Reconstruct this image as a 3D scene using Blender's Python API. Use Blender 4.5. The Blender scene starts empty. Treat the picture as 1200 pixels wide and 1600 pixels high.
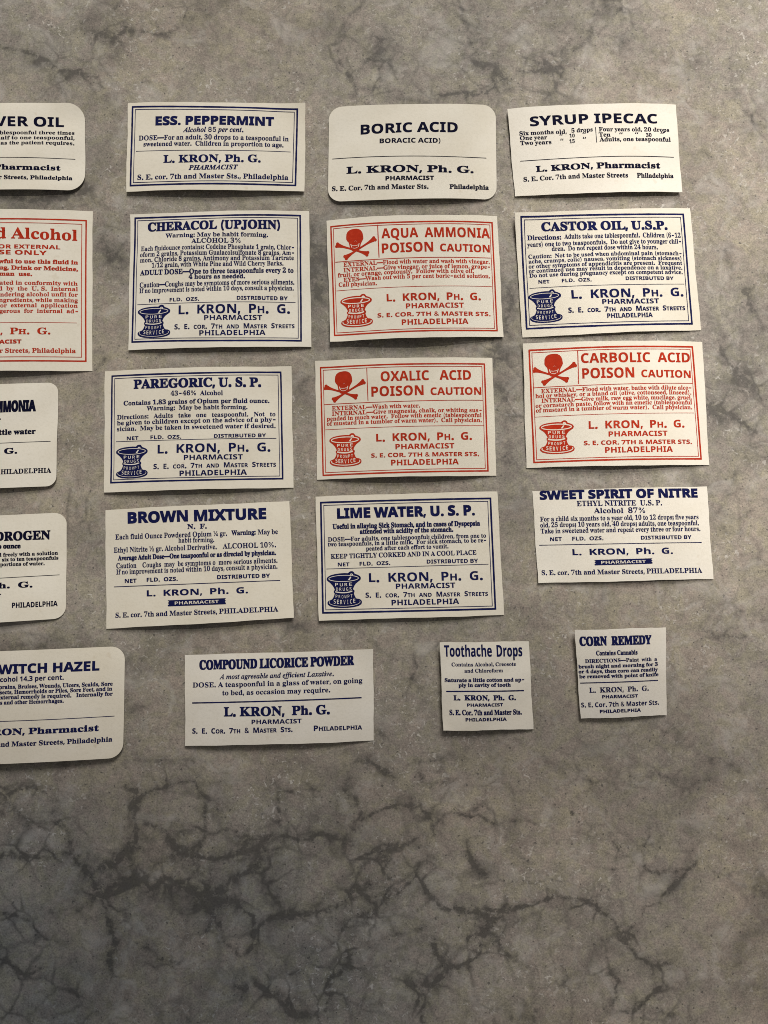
# Sheet of old pharmacy labels laid out on a stone countertop. All geometry and materials are procedural.
import bpy, math, random
import numpy as np
from mathutils import Vector
from mathutils.geometry import tessellate_polygon

SC = bpy.context.scene
COL = SC.collection
rnd = random.Random(11)

# ---------------------------------------------------------------- camera
CAM_D, CAM_TILT = 0.22, math.radians(5.0)
cam = bpy.data.cameras.new('camera')
cam.sensor_fit = 'VERTICAL'; cam.sensor_height = 36.0; cam.sensor_width = 27.0
cam.lens = 36.0 * 1202.0 / 1600.0
cam.clip_start = 0.01; cam.clip_end = 20.0
camo = bpy.data.objects.new('camera', cam); COL.objects.link(camo)
camo.location = (0.0, -CAM_D * math.sin(CAM_TILT), CAM_D * math.cos(CAM_TILT))
camo.rotation_euler = (CAM_TILT, 0.0, 0.0)
SC.camera = camo

# ---------------------------------------------------------------- world and lamps (an indoor close-up: no sky, no sun)
w = bpy.data.worlds.new('World'); SC.world = w; w.use_nodes = True
bg = w.node_tree.nodes['Background']
bg.inputs['Color'].default_value = (0.98, 0.94, 0.92, 1.0)
bg.inputs['Strength'].default_value = 0.16

def aim(o, target):
    o.rotation_euler = (Vector(target) - o.location).to_track_quat('-Z', 'Y').to_euler()

def area_lamp(name, loc, target, size, power, color):
    l = bpy.data.lights.new(name, 'AREA'); l.shape = 'SQUARE'; l.size = size; l.energy = power; l.color = color
    o = bpy.data.objects.new(name, l); COL.objects.link(o); o.location = loc; aim(o, target); return o

def spot_lamp(name, loc, target, cone, blend, radius, power, color):
    l = bpy.data.lights.new(name, 'SPOT'); l.spot_size = math.radians(cone); l.spot_blend = blend
    l.shadow_soft_size = radius; l.energy = power; l.color = color
    o = bpy.data.objects.new(name, l); COL.objects.link(o); o.location = loc; aim(o, target); return o

spot_lamp('added_upper_spot', (0.13, 0.62, 1.02), (-0.016, 0.385, 0.0), 41.0, 0.06, 0.02, 15.2, (1.0, 0.96, 0.87))  # added lamp; its cone edge stands in for a person's shadow below
spot_lamp('added_right_spot', (0.34, 0.30, 0.95), (0.207, 0.084, 0.0), 19.7, 0.22, 0.03, 20.5, (1.0, 0.925, 0.865))  # added lamp, cone shaped to brighten the right side above the bottom row
area_lamp('window_fill', (0.42, 1.5, 1.4), (0.0, 0.0, 0.0), 0.65, 25.2, (1.0, 0.95, 0.92))

SC.view_settings.view_transform = 'Standard'; SC.view_settings.look = 'None'
SC.view_settings.exposure = 0.0; SC.view_settings.gamma = 1.0
SC.render.engine = 'CYCLES'
SC.cycles.filter_width = 0.95
SC.cycles.max_bounces = 4

# ---------------------------------------------------------------- materials
def new_mat(name):
    m = bpy.data.materials.new(name); m.use_nodes = True
    nt = m.node_tree; b = nt.nodes['Principled BSDF']
    return m, nt, b
def node(nt, typ, **kw):
    n = nt.nodes.new(typ)
    for k, v in kw.items():
        if k in n.bl_rna.properties.keys() and k not in ('inputs',): setattr(n, k, v)
        else: n.inputs[k.replace('_', ' ')].default_value = v
    return n
def ramp(nt, src, stops):
    r = nt.nodes.new('ShaderNodeValToRGB'); nt.links.new(src, r.inputs[0])
    el = r.color_ramp.elements
    while len(el) < len(stops): el.new(0.5)
    for e, (p, c) in zip(el, stops):
        e.position = p; e.color = (c, c, c, 1) if not hasattr(c, '__len__') else (*c, 1)
    return r
def math_n(nt, op, a, b=None, c=None, clamp=False):
    n = nt.nodes.new('ShaderNodeMath'); n.operation = op; n.use_clamp = clamp
    for i, v in enumerate((a, b, c)):
        if v is None: continue
        if hasattr(v, 'is_output'): nt.links.new(v, n.inputs[i])
        else: n.inputs[i].default_value = v
    return n.outputs[0]
def mix_c(nt, fac, a, b, mode='MIX'):
    n = nt.nodes.new('ShaderNodeMix'); n.data_type = 'RGBA'; n.blend_type = mode
    for i, v in ((0, fac), (6, a), (7, b)):
        if hasattr(v, 'is_output'): nt.links.new(v, n.inputs[i])
        else: n.inputs[i].default_value = v if i == 0 else (*v, 1)
    return n.outputs[2]

def stone_material():
    m, nt, b = new_mat('veined_stone')
    geo = nt.nodes.new('ShaderNodeNewGeometry'); pos = geo.outputs['Position']
    def noise(scale, detail=4.0, rough=0.55, dist=0.0, off=0.0):
        src = pos
        if off:
            a = nt.nodes.new('ShaderNodeVectorMath'); a.operation = 'ADD'; nt.links.new(pos, a.inputs[0]); a.inputs[1].default_value = (off, off * 1.7, off * .3); src = a.outputs[0]
        n = node(nt, 'ShaderNodeTexNoise', Scale=scale, Detail=detail, Roughness=rough, Distortion=dist); nt.links.new(src, n.inputs['Vector'])
        return n.outputs['Fac']
    va = nt.nodes.new('ShaderNodeAttribute'); va.attribute_name = 'vein'
    vein = va.outputs['Fac']
    # cloudy ground colour
    cloud = noise(26, 6, .62, .5); cloud2 = noise(75, 5, .65, .4, 3.1); tint = noise(17, 3, .5, .3, 7.7)
    basec = ramp(nt, cloud, [(0.28, (.315, .295, .264)), (0.45, (.395, .370, .333)), (0.60, (.435, .408, .366)), (0.72, (.540, .508, .455))]).outputs[0]
    basec = mix_c(nt, math_n(nt, 'MULTIPLY', ramp(nt, tint, [(0.42, 0.0), (0.62, 1.0)]).outputs[0], 0.5), basec, (.365, .365, .352))
    m2 = ramp(nt, cloud2, [(0.30, (.74, .74, .74)), (0.5, (1, 1, 1)), (0.70, (1.22, 1.20, 1.17))]).outputs[0]
    basec = mix_c(nt, 0.65, basec, m2, 'MULTIPLY')
    # crystalline grain, two sizes
    g1 = noise(560, 4, .66, .4, 1.3); g2 = noise(2000, 3, .65, 0, 2.9)
    gr = ramp(nt, g1, [(0.30, (.60, .60, .61)), (0.5, (1, 1, 1)), (0.70, (1.36, 1.33, 1.28))]).outputs[0]
    basec = mix_c(nt, 0.55, basec, gr, 'MULTIPLY')
    gr2 = ramp(nt, g2, [(0.30, (.66, .66, .66)), (0.5, (1, 1, 1)), (0.70, (1.30, 1.29, 1.26))]).outputs[0]
    basec = mix_c(nt, 0.9, basec, gr2, 'MULTIPLY')
    basec = mix_c(nt, 1.0, basec, (.775, .74, .675), 'MULTIPLY')
    hue = ramp(nt, noise(210, 3, .6, .5, 12.3), [(0.40, (1.0, .955, .985)), (0.5, (1, 1, 1)), (0.60, (1.005, 1.02, .93))]).outputs[0]
    basec = mix_c(nt, .8, basec, hue, 'MULTIPLY')
    # pale flecks and tiny dark pits, gathered in patches
    fl = ramp(nt, noise(760, 2, .55, .8, 5.2), [(0.61, 0.0), (0.69, 1.0)]).outputs[0]
    patch = ramp(nt, noise(42, 3, .6, .3, 9.4), [(0.45, 0.12), (0.62, 1.0)]).outputs[0]
    basec = mix_c(nt, math_n(nt, 'MULTIPLY', math_n(nt, 'MULTIPLY', fl, patch), .62), basec, (.66, .63, .57))
    pit = ramp(nt, noise(900, 1, .5, 0, 6.6), [(0.255, 1.0), (0.31, 0.0)]).outputs[0]
    basec = mix_c(nt, math_n(nt, 'MULTIPLY', pit, .75), basec, (.09, .085, .078))
    # faint secondary crack network
    wn = nt.nodes.new('ShaderNodeTexNoise'); wn.inputs['Scale'].default_value = 45; wn.inputs['Detail'].default_value = 5; nt.links.new(pos, wn.inputs['Vector'])
    ws = nt.nodes.new('ShaderNodeVectorMath'); ws.operation = 'MULTIPLY_ADD'; nt.links.new(wn.outputs['Color'], ws.inputs[0]); ws.inputs[1].default_value = (.034, .034, .0); nt.links.new(pos, ws.inputs[2])
    vo = node(nt, 'ShaderNodeTexVoronoi', feature='DISTANCE_TO_EDGE', Scale=30.0); nt.links.new(ws.outputs[0], vo.inputs['Vector'])
    crack = ramp(nt, vo.outputs['Distance'], [(0.0, 1.0), (0.12, 0.0)]).outputs[0]
    cm = ramp(nt, noise(20, 4, .6, .2, 4.4), [(0.46, 0.0), (0.60, 1.0)]).outputs[0]
    crack = math_n(nt, 'MULTIPLY', math_n(nt, 'MULTIPLY', crack, cm), 0.36)
    # close-set dark seams, stronger near veins and in the grey lower left
    ws2 = nt.nodes.new('ShaderNodeVectorMath'); ws2.operation = 'MULTIPLY_ADD'; nt.links.new(wn.outputs['Color'], ws2.inputs[0]); ws2.inputs[1].default_value = (.018, .018, .0); nt.links.new(pos, ws2.inputs[2])
    vo2 = node(nt, 'ShaderNodeTexVoronoi', feature='DISTANCE_TO_EDGE', Scale=118.0); nt.links.new(ws2.outputs[0], vo2.inputs['Vector'])
    seam = ramp(nt, vo2.outputs['Distance'], [(0.0, 1.0), (0.085, 0.0)]).outputs[0]
    sm = ramp(nt, noise(48, 3, .6, .2, 14.4), [(0.38, 0.0), (0.53, 1.0)]).outputs[0]
    za = nt.nodes.new('ShaderNodeAttribute'); za.attribute_name = 'grey_shade_zone'
    nv = nt.nodes.new('ShaderNodeAttribute'); nv.attribute_name = 'near_vein'
    zs = math_n(nt, 'ADD', math_n(nt, 'MULTIPLY', za.outputs['Fac'], .20), math_n(nt, 'ADD', math_n(nt, 'MULTIPLY', nv.outputs['Fac'], .52), .07))
    seam = math_n(nt, 'MULTIPLY', math_n(nt, 'MULTIPLY', seam, sm), zs)
    crack = math_n(nt, 'ADD', crack, seam)
    # milky patches
    mk = ramp(nt, noise(95, 5, .7, .8, 18.2), [(0.52, 0.0), (0.68, 1.0)]).outputs[0]
    basec = mix_c(nt, math_n(nt, 'MULTIPLY', mk, .42), basec, (.52, .495, .45))
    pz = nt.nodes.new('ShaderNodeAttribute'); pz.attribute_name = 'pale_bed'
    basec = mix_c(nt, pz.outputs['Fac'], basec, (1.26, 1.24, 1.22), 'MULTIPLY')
    # traced veins, broken up by grain
    vb = ramp(nt, noise(460, 5, .72, .5, 8.1), [(0.34, .22), (0.62, 1.35)]).outputs[0]
    vv = math_n(nt, 'MULTIPLY', vein, vb)
    vv = math_n(nt, 'MINIMUM', math_n(nt, 'ADD', vv, crack, clamp=True), .80)
    basec = mix_c(nt, vv, basec, (.074, .069, .062))
    zo = nt.nodes.new('ShaderNodeAttribute'); zo.attribute_name = 'grey_shade_zone'
    basec = mix_c(nt, zo.outputs['Fac'], basec, (.34, .42, .53), 'MULTIPLY')  # greyer stone plus painted shade, multiplied over the lower left
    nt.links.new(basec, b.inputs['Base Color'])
    rr = ramp(nt, g1, [(0.3, .62), (0.7, .45)]).outputs[0]; nt.links.new(rr, b.inputs['Roughness'])
    b.inputs['Specular IOR Level'].default_value = 0.12
    h = math_n(nt, 'ADD', math_n(nt, 'MULTIPLY', g1, .6), math_n(nt, 'MULTIPLY', g2, .4))
    bu = nt.nodes.new('ShaderNodeBump'); bu.inputs['Strength'].default_value = 0.55; bu.inputs['Distance'].default_value = 0.00025
    nt.links.new(h, bu.inputs['Height']); nt.links.new(bu.outputs[0], b.inputs['Normal'])
    return m

def paper_material():
    m, nt, b = new_mat('old_gummed_paper')
    geo = nt.nodes.new('ShaderNodeNewGeometry'); pos = geo.outputs['Position']
    oi = nt.nodes.new('ShaderNodeObjectInfo')
    n1 = node(nt, 'ShaderNodeTexNoise', Scale=60.0, Detail=4.0, Roughness=.6); nt.links.new(pos, n1.inputs['Vector'])
    n2 = node(nt, 'ShaderNodeTexNoise', Scale=1500.0, Detail=3.0, Roughness=.6); nt.links.new(pos, n2.inputs['Vector'])
    n3 = node(nt, 'ShaderNodeTexNoise', Scale=420.0, Detail=3.0, Roughness=.6); nt.links.new(pos, n3.inputs['Vector'])
    c = ramp(nt, n1.outputs['Fac'], [(0.30, (.765, .718, .610)), (0.6, (.815, .775, .680)), (0.8, (.830, .795, .705))]).outputs[0]
    d = ramp(nt, n2.outputs['Fac'], [(0.3, (.93, .93, .92)), (0.5, (1, 1, 1)), (0.8, (1.02, 1.02, 1.02))]).outputs[0]
    c = mix_c(nt, .8, c, d, 'MULTIPLY')
    n4 = node(nt, 'ShaderNodeTexNoise', Scale=330.0, Detail=2.0, Roughness=.5); nt.links.new(pos, n4.inputs['Vector'])
    fox = ramp(nt, n4.outputs['Fac'], [(0.70, 0.0), (0.78, 1.0)]).outputs[0]
    c = mix_c(nt, math_n(nt, 'MULTIPLY', fox, .22), c, (.52, .42, .28))
    per = ramp(nt, oi.outputs['Random'], [(0.0, (.96, .945, .90)), (0.5, (.99, .985, .96)), (1.0, (1.0, 1.0, 1.0))]).outputs[0]
    c = mix_c(nt, 1.0, c, per, 'MULTIPLY')
    nt.links.new(c, b.inputs['Base Color'])
    b.inputs['Roughness'].default_value = .7; b.inputs['Specular IOR Level'].default_value = .12
    bu = nt.nodes.new('ShaderNodeBump'); bu.inputs['Strength'].default_value = .35; bu.inputs['Distance'].default_value = .00008
    h = math_n(nt, 'ADD', n2.outputs['Fac'], n3.outputs['Fac'])
    nt.links.new(h, bu.inputs['Height']); nt.links.new(bu.outputs[0], b.inputs['Normal'])
    return m

def ink_material(name, col, var):
    m, nt, b = new_mat(name)
    geo = nt.nodes.new('ShaderNodeNewGeometry')
    n1 = node(nt, 'ShaderNodeTexNoise', Scale=900.0, Detail=3.0, Roughness=.7); nt.links.new(geo.outputs['Position'], n1.inputs['Vector'])
    n2 = node(nt, 'ShaderNodeTexNoise', Scale=130.0, Detail=2.0); nt.links.new(geo.outputs['Position'], n2.inputs['Vector'])
    f = math_n(nt, 'ADD', math_n(nt, 'MULTIPLY', n1.outputs['Fac'], .6), math_n(nt, 'MULTIPLY', n2.outputs['Fac'], .4))
    r = ramp(nt, f, [(0.36, tuple(c * .85 for c in col)), (0.56, col), (0.72, var)])
    nt.links.new(r.outputs[0], b.inputs['Base Color'])
    b.inputs['Roughness'].default_value = .75; b.inputs['Specular IOR Level'].default_value = .06
    return m

STONE = stone_material(); PAPER = paper_material()
INK = {'n': ink_material('navy_ink', (.008, .011, .070), (.016, .022, .108)),
       'k': ink_material('blue_black_ink', (.004, .0045, .022), (.008, .009, .038)),
       'r': ink_material('red_ink', (.46, .033, .011), (.55, .056, .022))}

# ---------------------------------------------------------------- data
# glyph outlines, x, y, x, y ... in 500ths of the cap height: [advance, contour, contour, ...]
FONTS = {
"S":{"A":[0.959,[140,0,140,20,95,28,82,53,83,65,114,145,277,145,311,50,296,27,251,20,251,0,487,0,487,20,466,24,451,38,438,61,246,511,226,512,40,52,26,33,10,23,-10,20,-10,0],[194,350,265,176,125,176]],
"B":[0.972,[261,0,345,9,407,38,446,84,459,145,443,203,395,245,315,271,382,294,422,332,435,385,414,449,349,487,242,500,17,500,17,482,56,475,76,453,80,433,82,90,79,56,69,35,49,24,18,19,18,0],[200,429,206,466,217,474,237,476,273,471,296,453,308,423,313,379,307,330,289,299,257,282,200,277],[222,29,209,37,202,50,200,254,269,247,304,228,324,193,330,141,325,89,311,54,284,33,243,27]],
"C":[1.028,[364,0,434,37,491,97,471,117,434,78,393,49,349,32,305,26,223,51,174,125,158,249,173,381,217,460,291,487,344,477,391,447,431,400,461,338,479,338,479,511,460,511,448,486,426,478,339,504,285,511,214,503,152,478,101,438,62,385,37,322,29,251,37,178,61,115,100,62,151,22,212,-3,282,-12]],
"D":[1.088,[251,0,366,16,448,62,498,141,514,250,506,324,483,386,445,435,392,471,325,493,243,500,16,500,16,482,47,478,67,468,78,447,81,411,81,82,78,51,69,32,51,23,22,19,22,0],[222,29,208,37,202,53,202,449,208,465,222,473,245,476,323,451,369,376,385,251,376,152,351,82,307,40,244,27]],
"E":[0.971,[442,0,472,157,451,157,431,115,407,82,378,58,344,42,303,33,227,32,211,38,203,51,201,74,204,244,238,242,264,234,285,220,300,199,310,169,316,130,334,130,334,379,316,379,304,329,285,295,255,276,201,270,201,426,204,458,219,470,254,473,324,466,374,446,405,409,421,351,438,351,438,500,18,500,18,482,48,478,68,467,79,444,83,405,83,86,79,53,69,32,48,22,15,18,15,0]],
"F":[0.888,[282,0,282,19,230,26,215,34,206,47,200,88,200,246,251,239,282,220,301,185,313,130,332,130,332,381,312,381,301,330,281,297,251,278,200,271,200,437,204,462,219,472,302,471,340,462,369,446,390,423,405,392,414,351,432,351,432,500,15,500,15,482,47,475,67,465,78,445,82,412,82,92,79,58,69,37,49,25,17,19,17,0]],
"G":[1.115,[393,0,490,32,493,170,501,187,519,196,549,200,549,218,302,218,302,200,339,196,361,187,372,169,376,140,376,78,372,50,360,30,338,18,302,14,243,29,198,74,169,148,160,250,175,382,219,460,294,487,328,482,361,468,392,446,420,416,443,380,461,338,480,338,480,511,460,511,445,486,426,479,342,504,282,511,214,503,153,478,102,438,63,386,38,324,30,251,38,177,63,113,103,60,155,21,220,-3,294,-11]],
"H":[1.149,[265,0,265,19,233,24,213,35,203,55,200,88,200,243,375,243,375,88,372,54,361,34,341,24,310,19,310,0,557,0,557,19,525,24,506,36,497,57,493,88,493,416,496,447,506,466,525,476,557,482,557,500,310,500,310,482,352,474,371,456,374,439,375,275,200,275,200,416,205,456,224,474,265,482,265,500,18,500,18,482,49,476,68,465,78,446,82,416,82,88,79,55,69,35,49,24,17,19,17,0]],
"I":[0.572,[270,0,270,19,226,29,206,49,201,85,201,425,204,453,215,469,236,478,268,482,268,500,15,500,15,482,49,478,69,469,79,453,83,425,83,83,79,53,67,35,46,25,15,19,15,0]],
"J":[0.726,[209,-53,262,4,280,97,280,403,285,451,292,464,304,473,345,482,345,500,87,500,87,482,134,472,148,463,156,449,161,429,160,-6,152,-27,138,-40,115,-44,92,-39,84,-21,102,30,98,51,87,68,70,78,49,82,29,78,12,67,0,49,-4,25,0,-1,13,-24,32,-44,56,-59,86,-68,119,-72]],
"K":[1.121,[266,0,266,19,234,24,214,35,204,55,201,88,201,218,219,235,362,52,367,38,363,29,353,23,308,19,308,0,570,0,570,19,535,27,509,51,297,313,378,396,431,444,479,472,533,482,533,500,319,500,319,482,367,476,383,459,375,437,353,410,201,257,201,416,206,456,225,474,266,482,266,500,18,500,18,482,50,477,69,466,79,446,83,416,83,88,79,55,69,35,50,24,18,19,18,0]],
"L":[0.937,[441,0,469,170,449,170,429,123,406,87,379,61,346,44,305,34,257,30,219,34,204,52,200,91,200,416,206,457,215,469,229,476,274,482,274,500,18,500,18,482,49,477,68,466,78,447,82,416,82,88,79,55,69,35,49,24,17,19,17,0]],
"M":[1.392,[186,0,186,19,153,22,131,32,120,53,116,88,116,427,296,0,316,0,499,438,499,91,494,48,475,27,434,19,434,0,677,0,677,19,639,25,620,47,616,66,615,415,618,445,629,465,648,476,678,482,678,500,493,500,348,156,203,500,16,500,16,482,58,475,77,456,83,420,83,87,79,55,67,35,47,24,15,19,15,0]],
"N":[1.084,[463,-12,463,414,466,446,476,466,495,477,527,482,527,500,364,500,364,482,405,474,424,455,428,438,429,185,172,500,20,500,20,482,40,476,83,426,83,86,78,45,59,25,20,19,20,0,183,0,183,19,150,24,130,34,120,54,117,86,117,384,442,-12]],
"O":[1.153,[340,-7,390,8,434,32,473,63,504,102,528,147,542,197,547,250,542,305,528,355,504,399,473,438,436,469,392,492,344,507,291,512,237,507,187,492,142,468,104,436,73,397,49,353,35,303,30,250,35,197,49,147,73,102,104,63,142,32,185,8,234,-7,286,-12],[236,28,195,74,168,148,159,250,173,382,215,460,285,487,340,472,382,427,408,352,417,250,403,118,361,40,291,13]],
"P":[0.917,[265,0,265,19,233,24,213,35,203,55,200,88,200,226,265,226,345,235,403,264,437,308,449,364,444,403,428,437,402,463,369,483,315,496,235,500,18,500,18,482,49,476,68,465,78,446,82,416,82,88,79,55,69,35,49,24,17,19,17,0],[202,454,208,465,219,471,237,473,276,467,302,446,316,411,321,361,315,311,298,277,268,258,200,252]],
"R":[1.038,[265,0,265,19,233,24,213,35,203,55,200,88,200,233,221,233,372,0,527,0,525,19,497,28,474,55,346,246,408,273,446,313,458,367,444,426,403,468,335,492,238,500,18,500,18,482,49,476,68,465,78,446,82,416,82,88,79,55,69,35,49,24,17,19,17,0],[202,449,208,464,222,471,246,473,295,462,324,427,333,369,327,318,307,284,273,263,200,257]],
"S":[0.857,[67,-12,76,8,93,13,174,-8,211,-11,263,-6,308,8,345,32,372,63,389,102,395,146,384,206,370,232,348,256,318,278,174,351,150,369,136,391,131,417,137,446,153,468,179,483,213,488,243,484,272,471,299,450,322,423,341,389,354,350,372,350,372,512,352,512,344,494,329,488,252,507,203,512,162,507,126,493,97,471,74,442,59,406,55,364,62,317,84,277,123,242,178,209,247,176,291,142,306,98,300,66,282,39,254,22,216,16,164,26,122,55,91,103,69,173,47,173,47,-12]],
"T":[0.929,[360,0,360,19,325,23,303,33,293,54,289,88,289,476,366,461,411,419,432,348,451,348,451,500,12,500,12,349,32,349,45,403,72,443,112,467,171,476,171,88,167,55,156,34,135,23,101,19,101,0]],
"U":[1.081,[357,-2,417,35,452,101,464,199,464,415,467,444,475,463,492,475,521,482,521,500,361,500,361,482,396,476,417,465,427,446,431,415,431,175,416,91,373,41,302,24,255,32,223,56,205,97,198,153,198,416,203,456,222,474,264,482,264,500,16,500,16,482,47,476,67,465,77,446,80,416,80,170,92,89,125,31,185,-3,272,-14]],
"W":[1.342,[209,-12,347,339,470,-12,490,-12,631,417,653,462,666,475,685,482,685,500,552,500,552,482,591,473,600,462,603,446,600,429,521,182,438,424,431,452,444,474,482,482,482,500,251,500,251,482,294,472,305,459,330,387,245,168,162,409,154,451,157,465,164,474,198,482,198,500,-17,500,-17,482,3,478,17,469,26,454,187,-12]],
"X":[1.034,[191,0,191,19,150,27,136,49,140,68,230,201,314,63,319,45,306,26,262,19,262,0,510,0,507,19,479,30,454,63,308,291,417,442,442,464,469,477,503,482,503,500,322,500,322,482,360,474,372,454,368,435,291,318,221,426,209,456,219,475,268,482,268,500,15,500,18,482,36,478,52,467,68,449,212,229,99,73,58,33,13,19,13,0]],
"Y":[0.935,[360,0,360,19,327,24,308,35,298,55,294,88,294,223,420,430,449,466,482,481,482,500,324,500,324,481,369,473,383,448,379,427,273,248,180,430,171,457,183,475,227,481,227,500,-15,500,-15,481,15,471,32,455,176,196,176,88,173,55,163,35,143,24,111,19,111,0]],
"a":[0.755,[323,-1,361,30,352,46,334,38,324,44,322,231,313,284,289,321,245,342,178,350,138,347,104,338,76,324,54,306,41,284,36,260,39,239,49,223,64,213,85,209,104,212,121,222,131,236,135,254,114,301,126,319,162,324,188,321,205,310,215,292,218,209,131,180,70,149,34,114,22,69,28,38,44,13,70,-4,105,-10,166,2,220,38,237,1,279,-11],[139,51,130,92,140,135,169,166,218,186,218,69,191,45,166,37]],
"b":[0.792,[58,-13,115,31,162,-1,211,-11,256,-5,296,14,329,44,354,83,370,129,375,182,371,229,358,269,338,303,312,328,279,344,243,350,193,339,152,306,152,500,9,500,9,482,29,478,40,471,45,455,47,-13],[164,30,152,75,152,265,158,283,170,296,202,308,233,300,254,275,265,234,269,176,265,104,254,54,234,25,201,15]],
"c":[0.645,[225,-2,272,23,313,66,298,79,262,51,224,42,183,52,150,84,130,135,123,206,130,273,151,313,186,326,209,319,217,298,215,275,226,237,260,224,278,227,292,236,302,251,305,269,297,301,275,327,239,345,192,350,146,344,105,326,70,297,44,260,27,215,21,164,26,117,41,74,65,39,95,12,131,-5,171,-11]],
"d":[0.813,[206,2,245,43,245,-11,323,6,388,12,388,30,368,36,357,45,352,59,350,500,193,500,193,482,217,479,233,472,242,460,245,440,245,308,207,339,160,350,123,344,89,326,61,298,39,261,26,215,21,162,26,115,38,73,59,38,85,11,117,-5,153,-11],[160,39,142,64,132,107,129,168,133,230,143,274,162,300,191,308,226,296,239,282,245,265,245,83,236,62,222,45,205,35,188,31]],
"e":[0.661,[225,-1,273,29,313,80,296,94,260,58,219,46,169,62,139,107,128,182,310,182,301,257,273,308,229,339,173,350,132,344,96,327,65,300,41,264,26,221,21,173,26,120,41,75,63,39,93,11,129,-5,169,-11],[133,280,150,315,177,326,199,321,212,304,219,276,221,211,128,211]],
"f":[0.469,[219,0,219,18,190,20,173,28,165,44,162,72,162,304,223,304,223,341,162,341,162,428,169,472,179,483,198,487,212,484,217,475,203,429,206,413,215,401,228,393,246,390,263,393,277,403,286,418,289,439,283,466,263,489,232,505,191,510,135,502,93,478,66,440,58,388,58,341,18,341,18,304,58,304,58,80,55,38,44,24,16,18,16,0]],
"g":[0.718,[241,-147,299,-124,335,-88,347,-41,343,-10,332,14,313,32,284,44,245,51,155,54,122,60,111,78,114,92,124,104,156,114,225,116,257,127,283,144,303,166,316,193,320,223,314,261,294,294,348,294,348,334,256,334,215,346,173,350,132,346,96,335,66,317,44,294,29,266,24,233,34,185,63,148,112,121,73,101,46,81,31,59,26,33,38,-1,75,-28,30,-50,15,-82,25,-110,52,-133,97,-149,160,-154],[151,142,136,160,128,190,125,232,128,274,136,303,151,320,173,326,195,320,209,303,217,274,219,232,217,190,209,160,195,142,173,136],[133,-124,104,-114,86,-98,80,-80,87,-57,106,-38,254,-40,274,-45,285,-56,289,-72,277,-103,239,-121,176,-128]],
"h":[0.836,[198,0,198,18,180,21,169,28,164,42,162,258,190,288,223,298,241,294,251,283,256,265,258,61,250,29,222,18,222,0,399,0,399,18,381,21,370,28,365,42,363,232,352,297,320,337,267,350,209,335,162,293,162,500,21,500,21,483,39,479,50,471,56,458,55,41,49,28,38,21,20,18,20,0]],
"i":[0.435,[132,401,150,413,162,431,166,453,162,475,150,493,132,505,111,509,89,505,71,493,59,475,55,453,59,431,71,413,89,401,111,397],[198,0,198,18,180,21,170,29,165,42,163,341,23,341,22,322,41,320,51,313,56,299,56,41,50,28,38,21,20,18,20,0]],
"j":[0.46,[138,403,156,415,169,433,173,454,169,476,156,494,138,506,117,510,95,506,77,494,65,476,61,454,65,433,77,415,95,403,117,399],[96,-146,139,-121,166,-80,175,-24,175,341,24,341,24,323,48,320,61,312,68,298,70,-59,64,-110,54,-124,34,-128,17,-124,12,-113,29,-72,26,-56,16,-43,2,-34,-16,-32,-35,-35,-49,-44,-58,-58,-61,-77,-58,-97,-48,-116,-12,-144,39,-154]],
"k":[0.788,[198,0,198,18,180,21,169,29,164,42,162,147,178,162,254,54,263,35,256,22,232,18,232,0,413,0,413,18,395,23,380,38,244,229,302,285,338,312,379,322,379,341,226,341,226,322,258,318,268,305,263,290,162,185,162,500,23,500,22,482,41,479,52,472,56,458,56,41,50,28,38,21,19,18,19,0]],
"l":[0.438,[198,0,198,18,180,21,170,29,165,42,163,500,22,500,22,482,41,479,52,471,56,457,56,41,50,28,38,21,20,18,20,0]],
"m":[1.217,[195,0,195,18,178,21,167,29,162,42,161,258,187,288,219,298,237,294,248,283,253,264,253,42,247,29,236,21,219,18,219,0,391,0,391,18,374,21,363,29,358,42,356,260,384,289,414,298,433,294,443,283,448,265,448,42,442,29,432,21,414,18,414,0,588,0,588,18,571,21,560,28,555,42,553,232,543,297,511,337,459,350,400,334,352,287,334,322,304,343,260,350,207,335,161,291,161,341,21,341,21,323,39,320,50,312,56,298,55,41,49,28,38,21,20,18,20,0]],
"n":[0.836,[198,0,198,18,180,21,169,28,164,42,162,258,190,288,223,298,241,294,251,283,256,265,258,61,250,29,222,18,222,0,399,0,399,18,381,21,370,28,365,42,363,232,352,297,320,337,267,350,209,336,162,294,162,341,21,341,21,323,39,320,50,312,56,298,55,41,49,28,38,21,20,18,20,0]],
"o":[0.739,[230,-5,270,12,302,39,327,75,343,119,348,169,343,219,327,263,302,299,269,327,230,344,184,350,139,344,99,326,66,299,41,262,26,218,21,169,26,120,41,77,66,40,99,13,139,-5,185,-11],[159,20,141,43,131,90,131,249,141,297,158,320,185,328,211,320,228,297,238,250,241,169,239,89,229,43,212,20,185,13]],
"p":[0.816,[217,-153,217,-135,183,-129,167,-108,163,-89,162,35,201,1,249,-11,287,-5,320,13,347,41,367,79,380,125,384,176,380,223,368,265,348,300,322,327,290,345,253,350,198,335,157,288,157,341,21,341,21,324,40,319,51,311,56,295,55,-111,44,-129,19,-136,19,-153],[184,42,162,75,162,258,187,294,218,305,247,297,265,272,274,229,277,170,274,109,263,65,244,39,215,31]],
"q":[0.799,[389,-153,389,-135,370,-132,358,-125,353,-112,351,352,339,352,282,309,236,340,187,350,142,344,102,326,69,296,44,257,27,211,22,158,26,111,39,70,59,37,86,11,119,-5,156,-10,205,0,246,32,243,-112,235,-125,219,-132,192,-135,192,-153],[164,41,143,66,132,110,128,171,132,239,144,287,165,315,197,324,233,309,246,265,246,74,240,57,228,44,196,32]],
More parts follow.
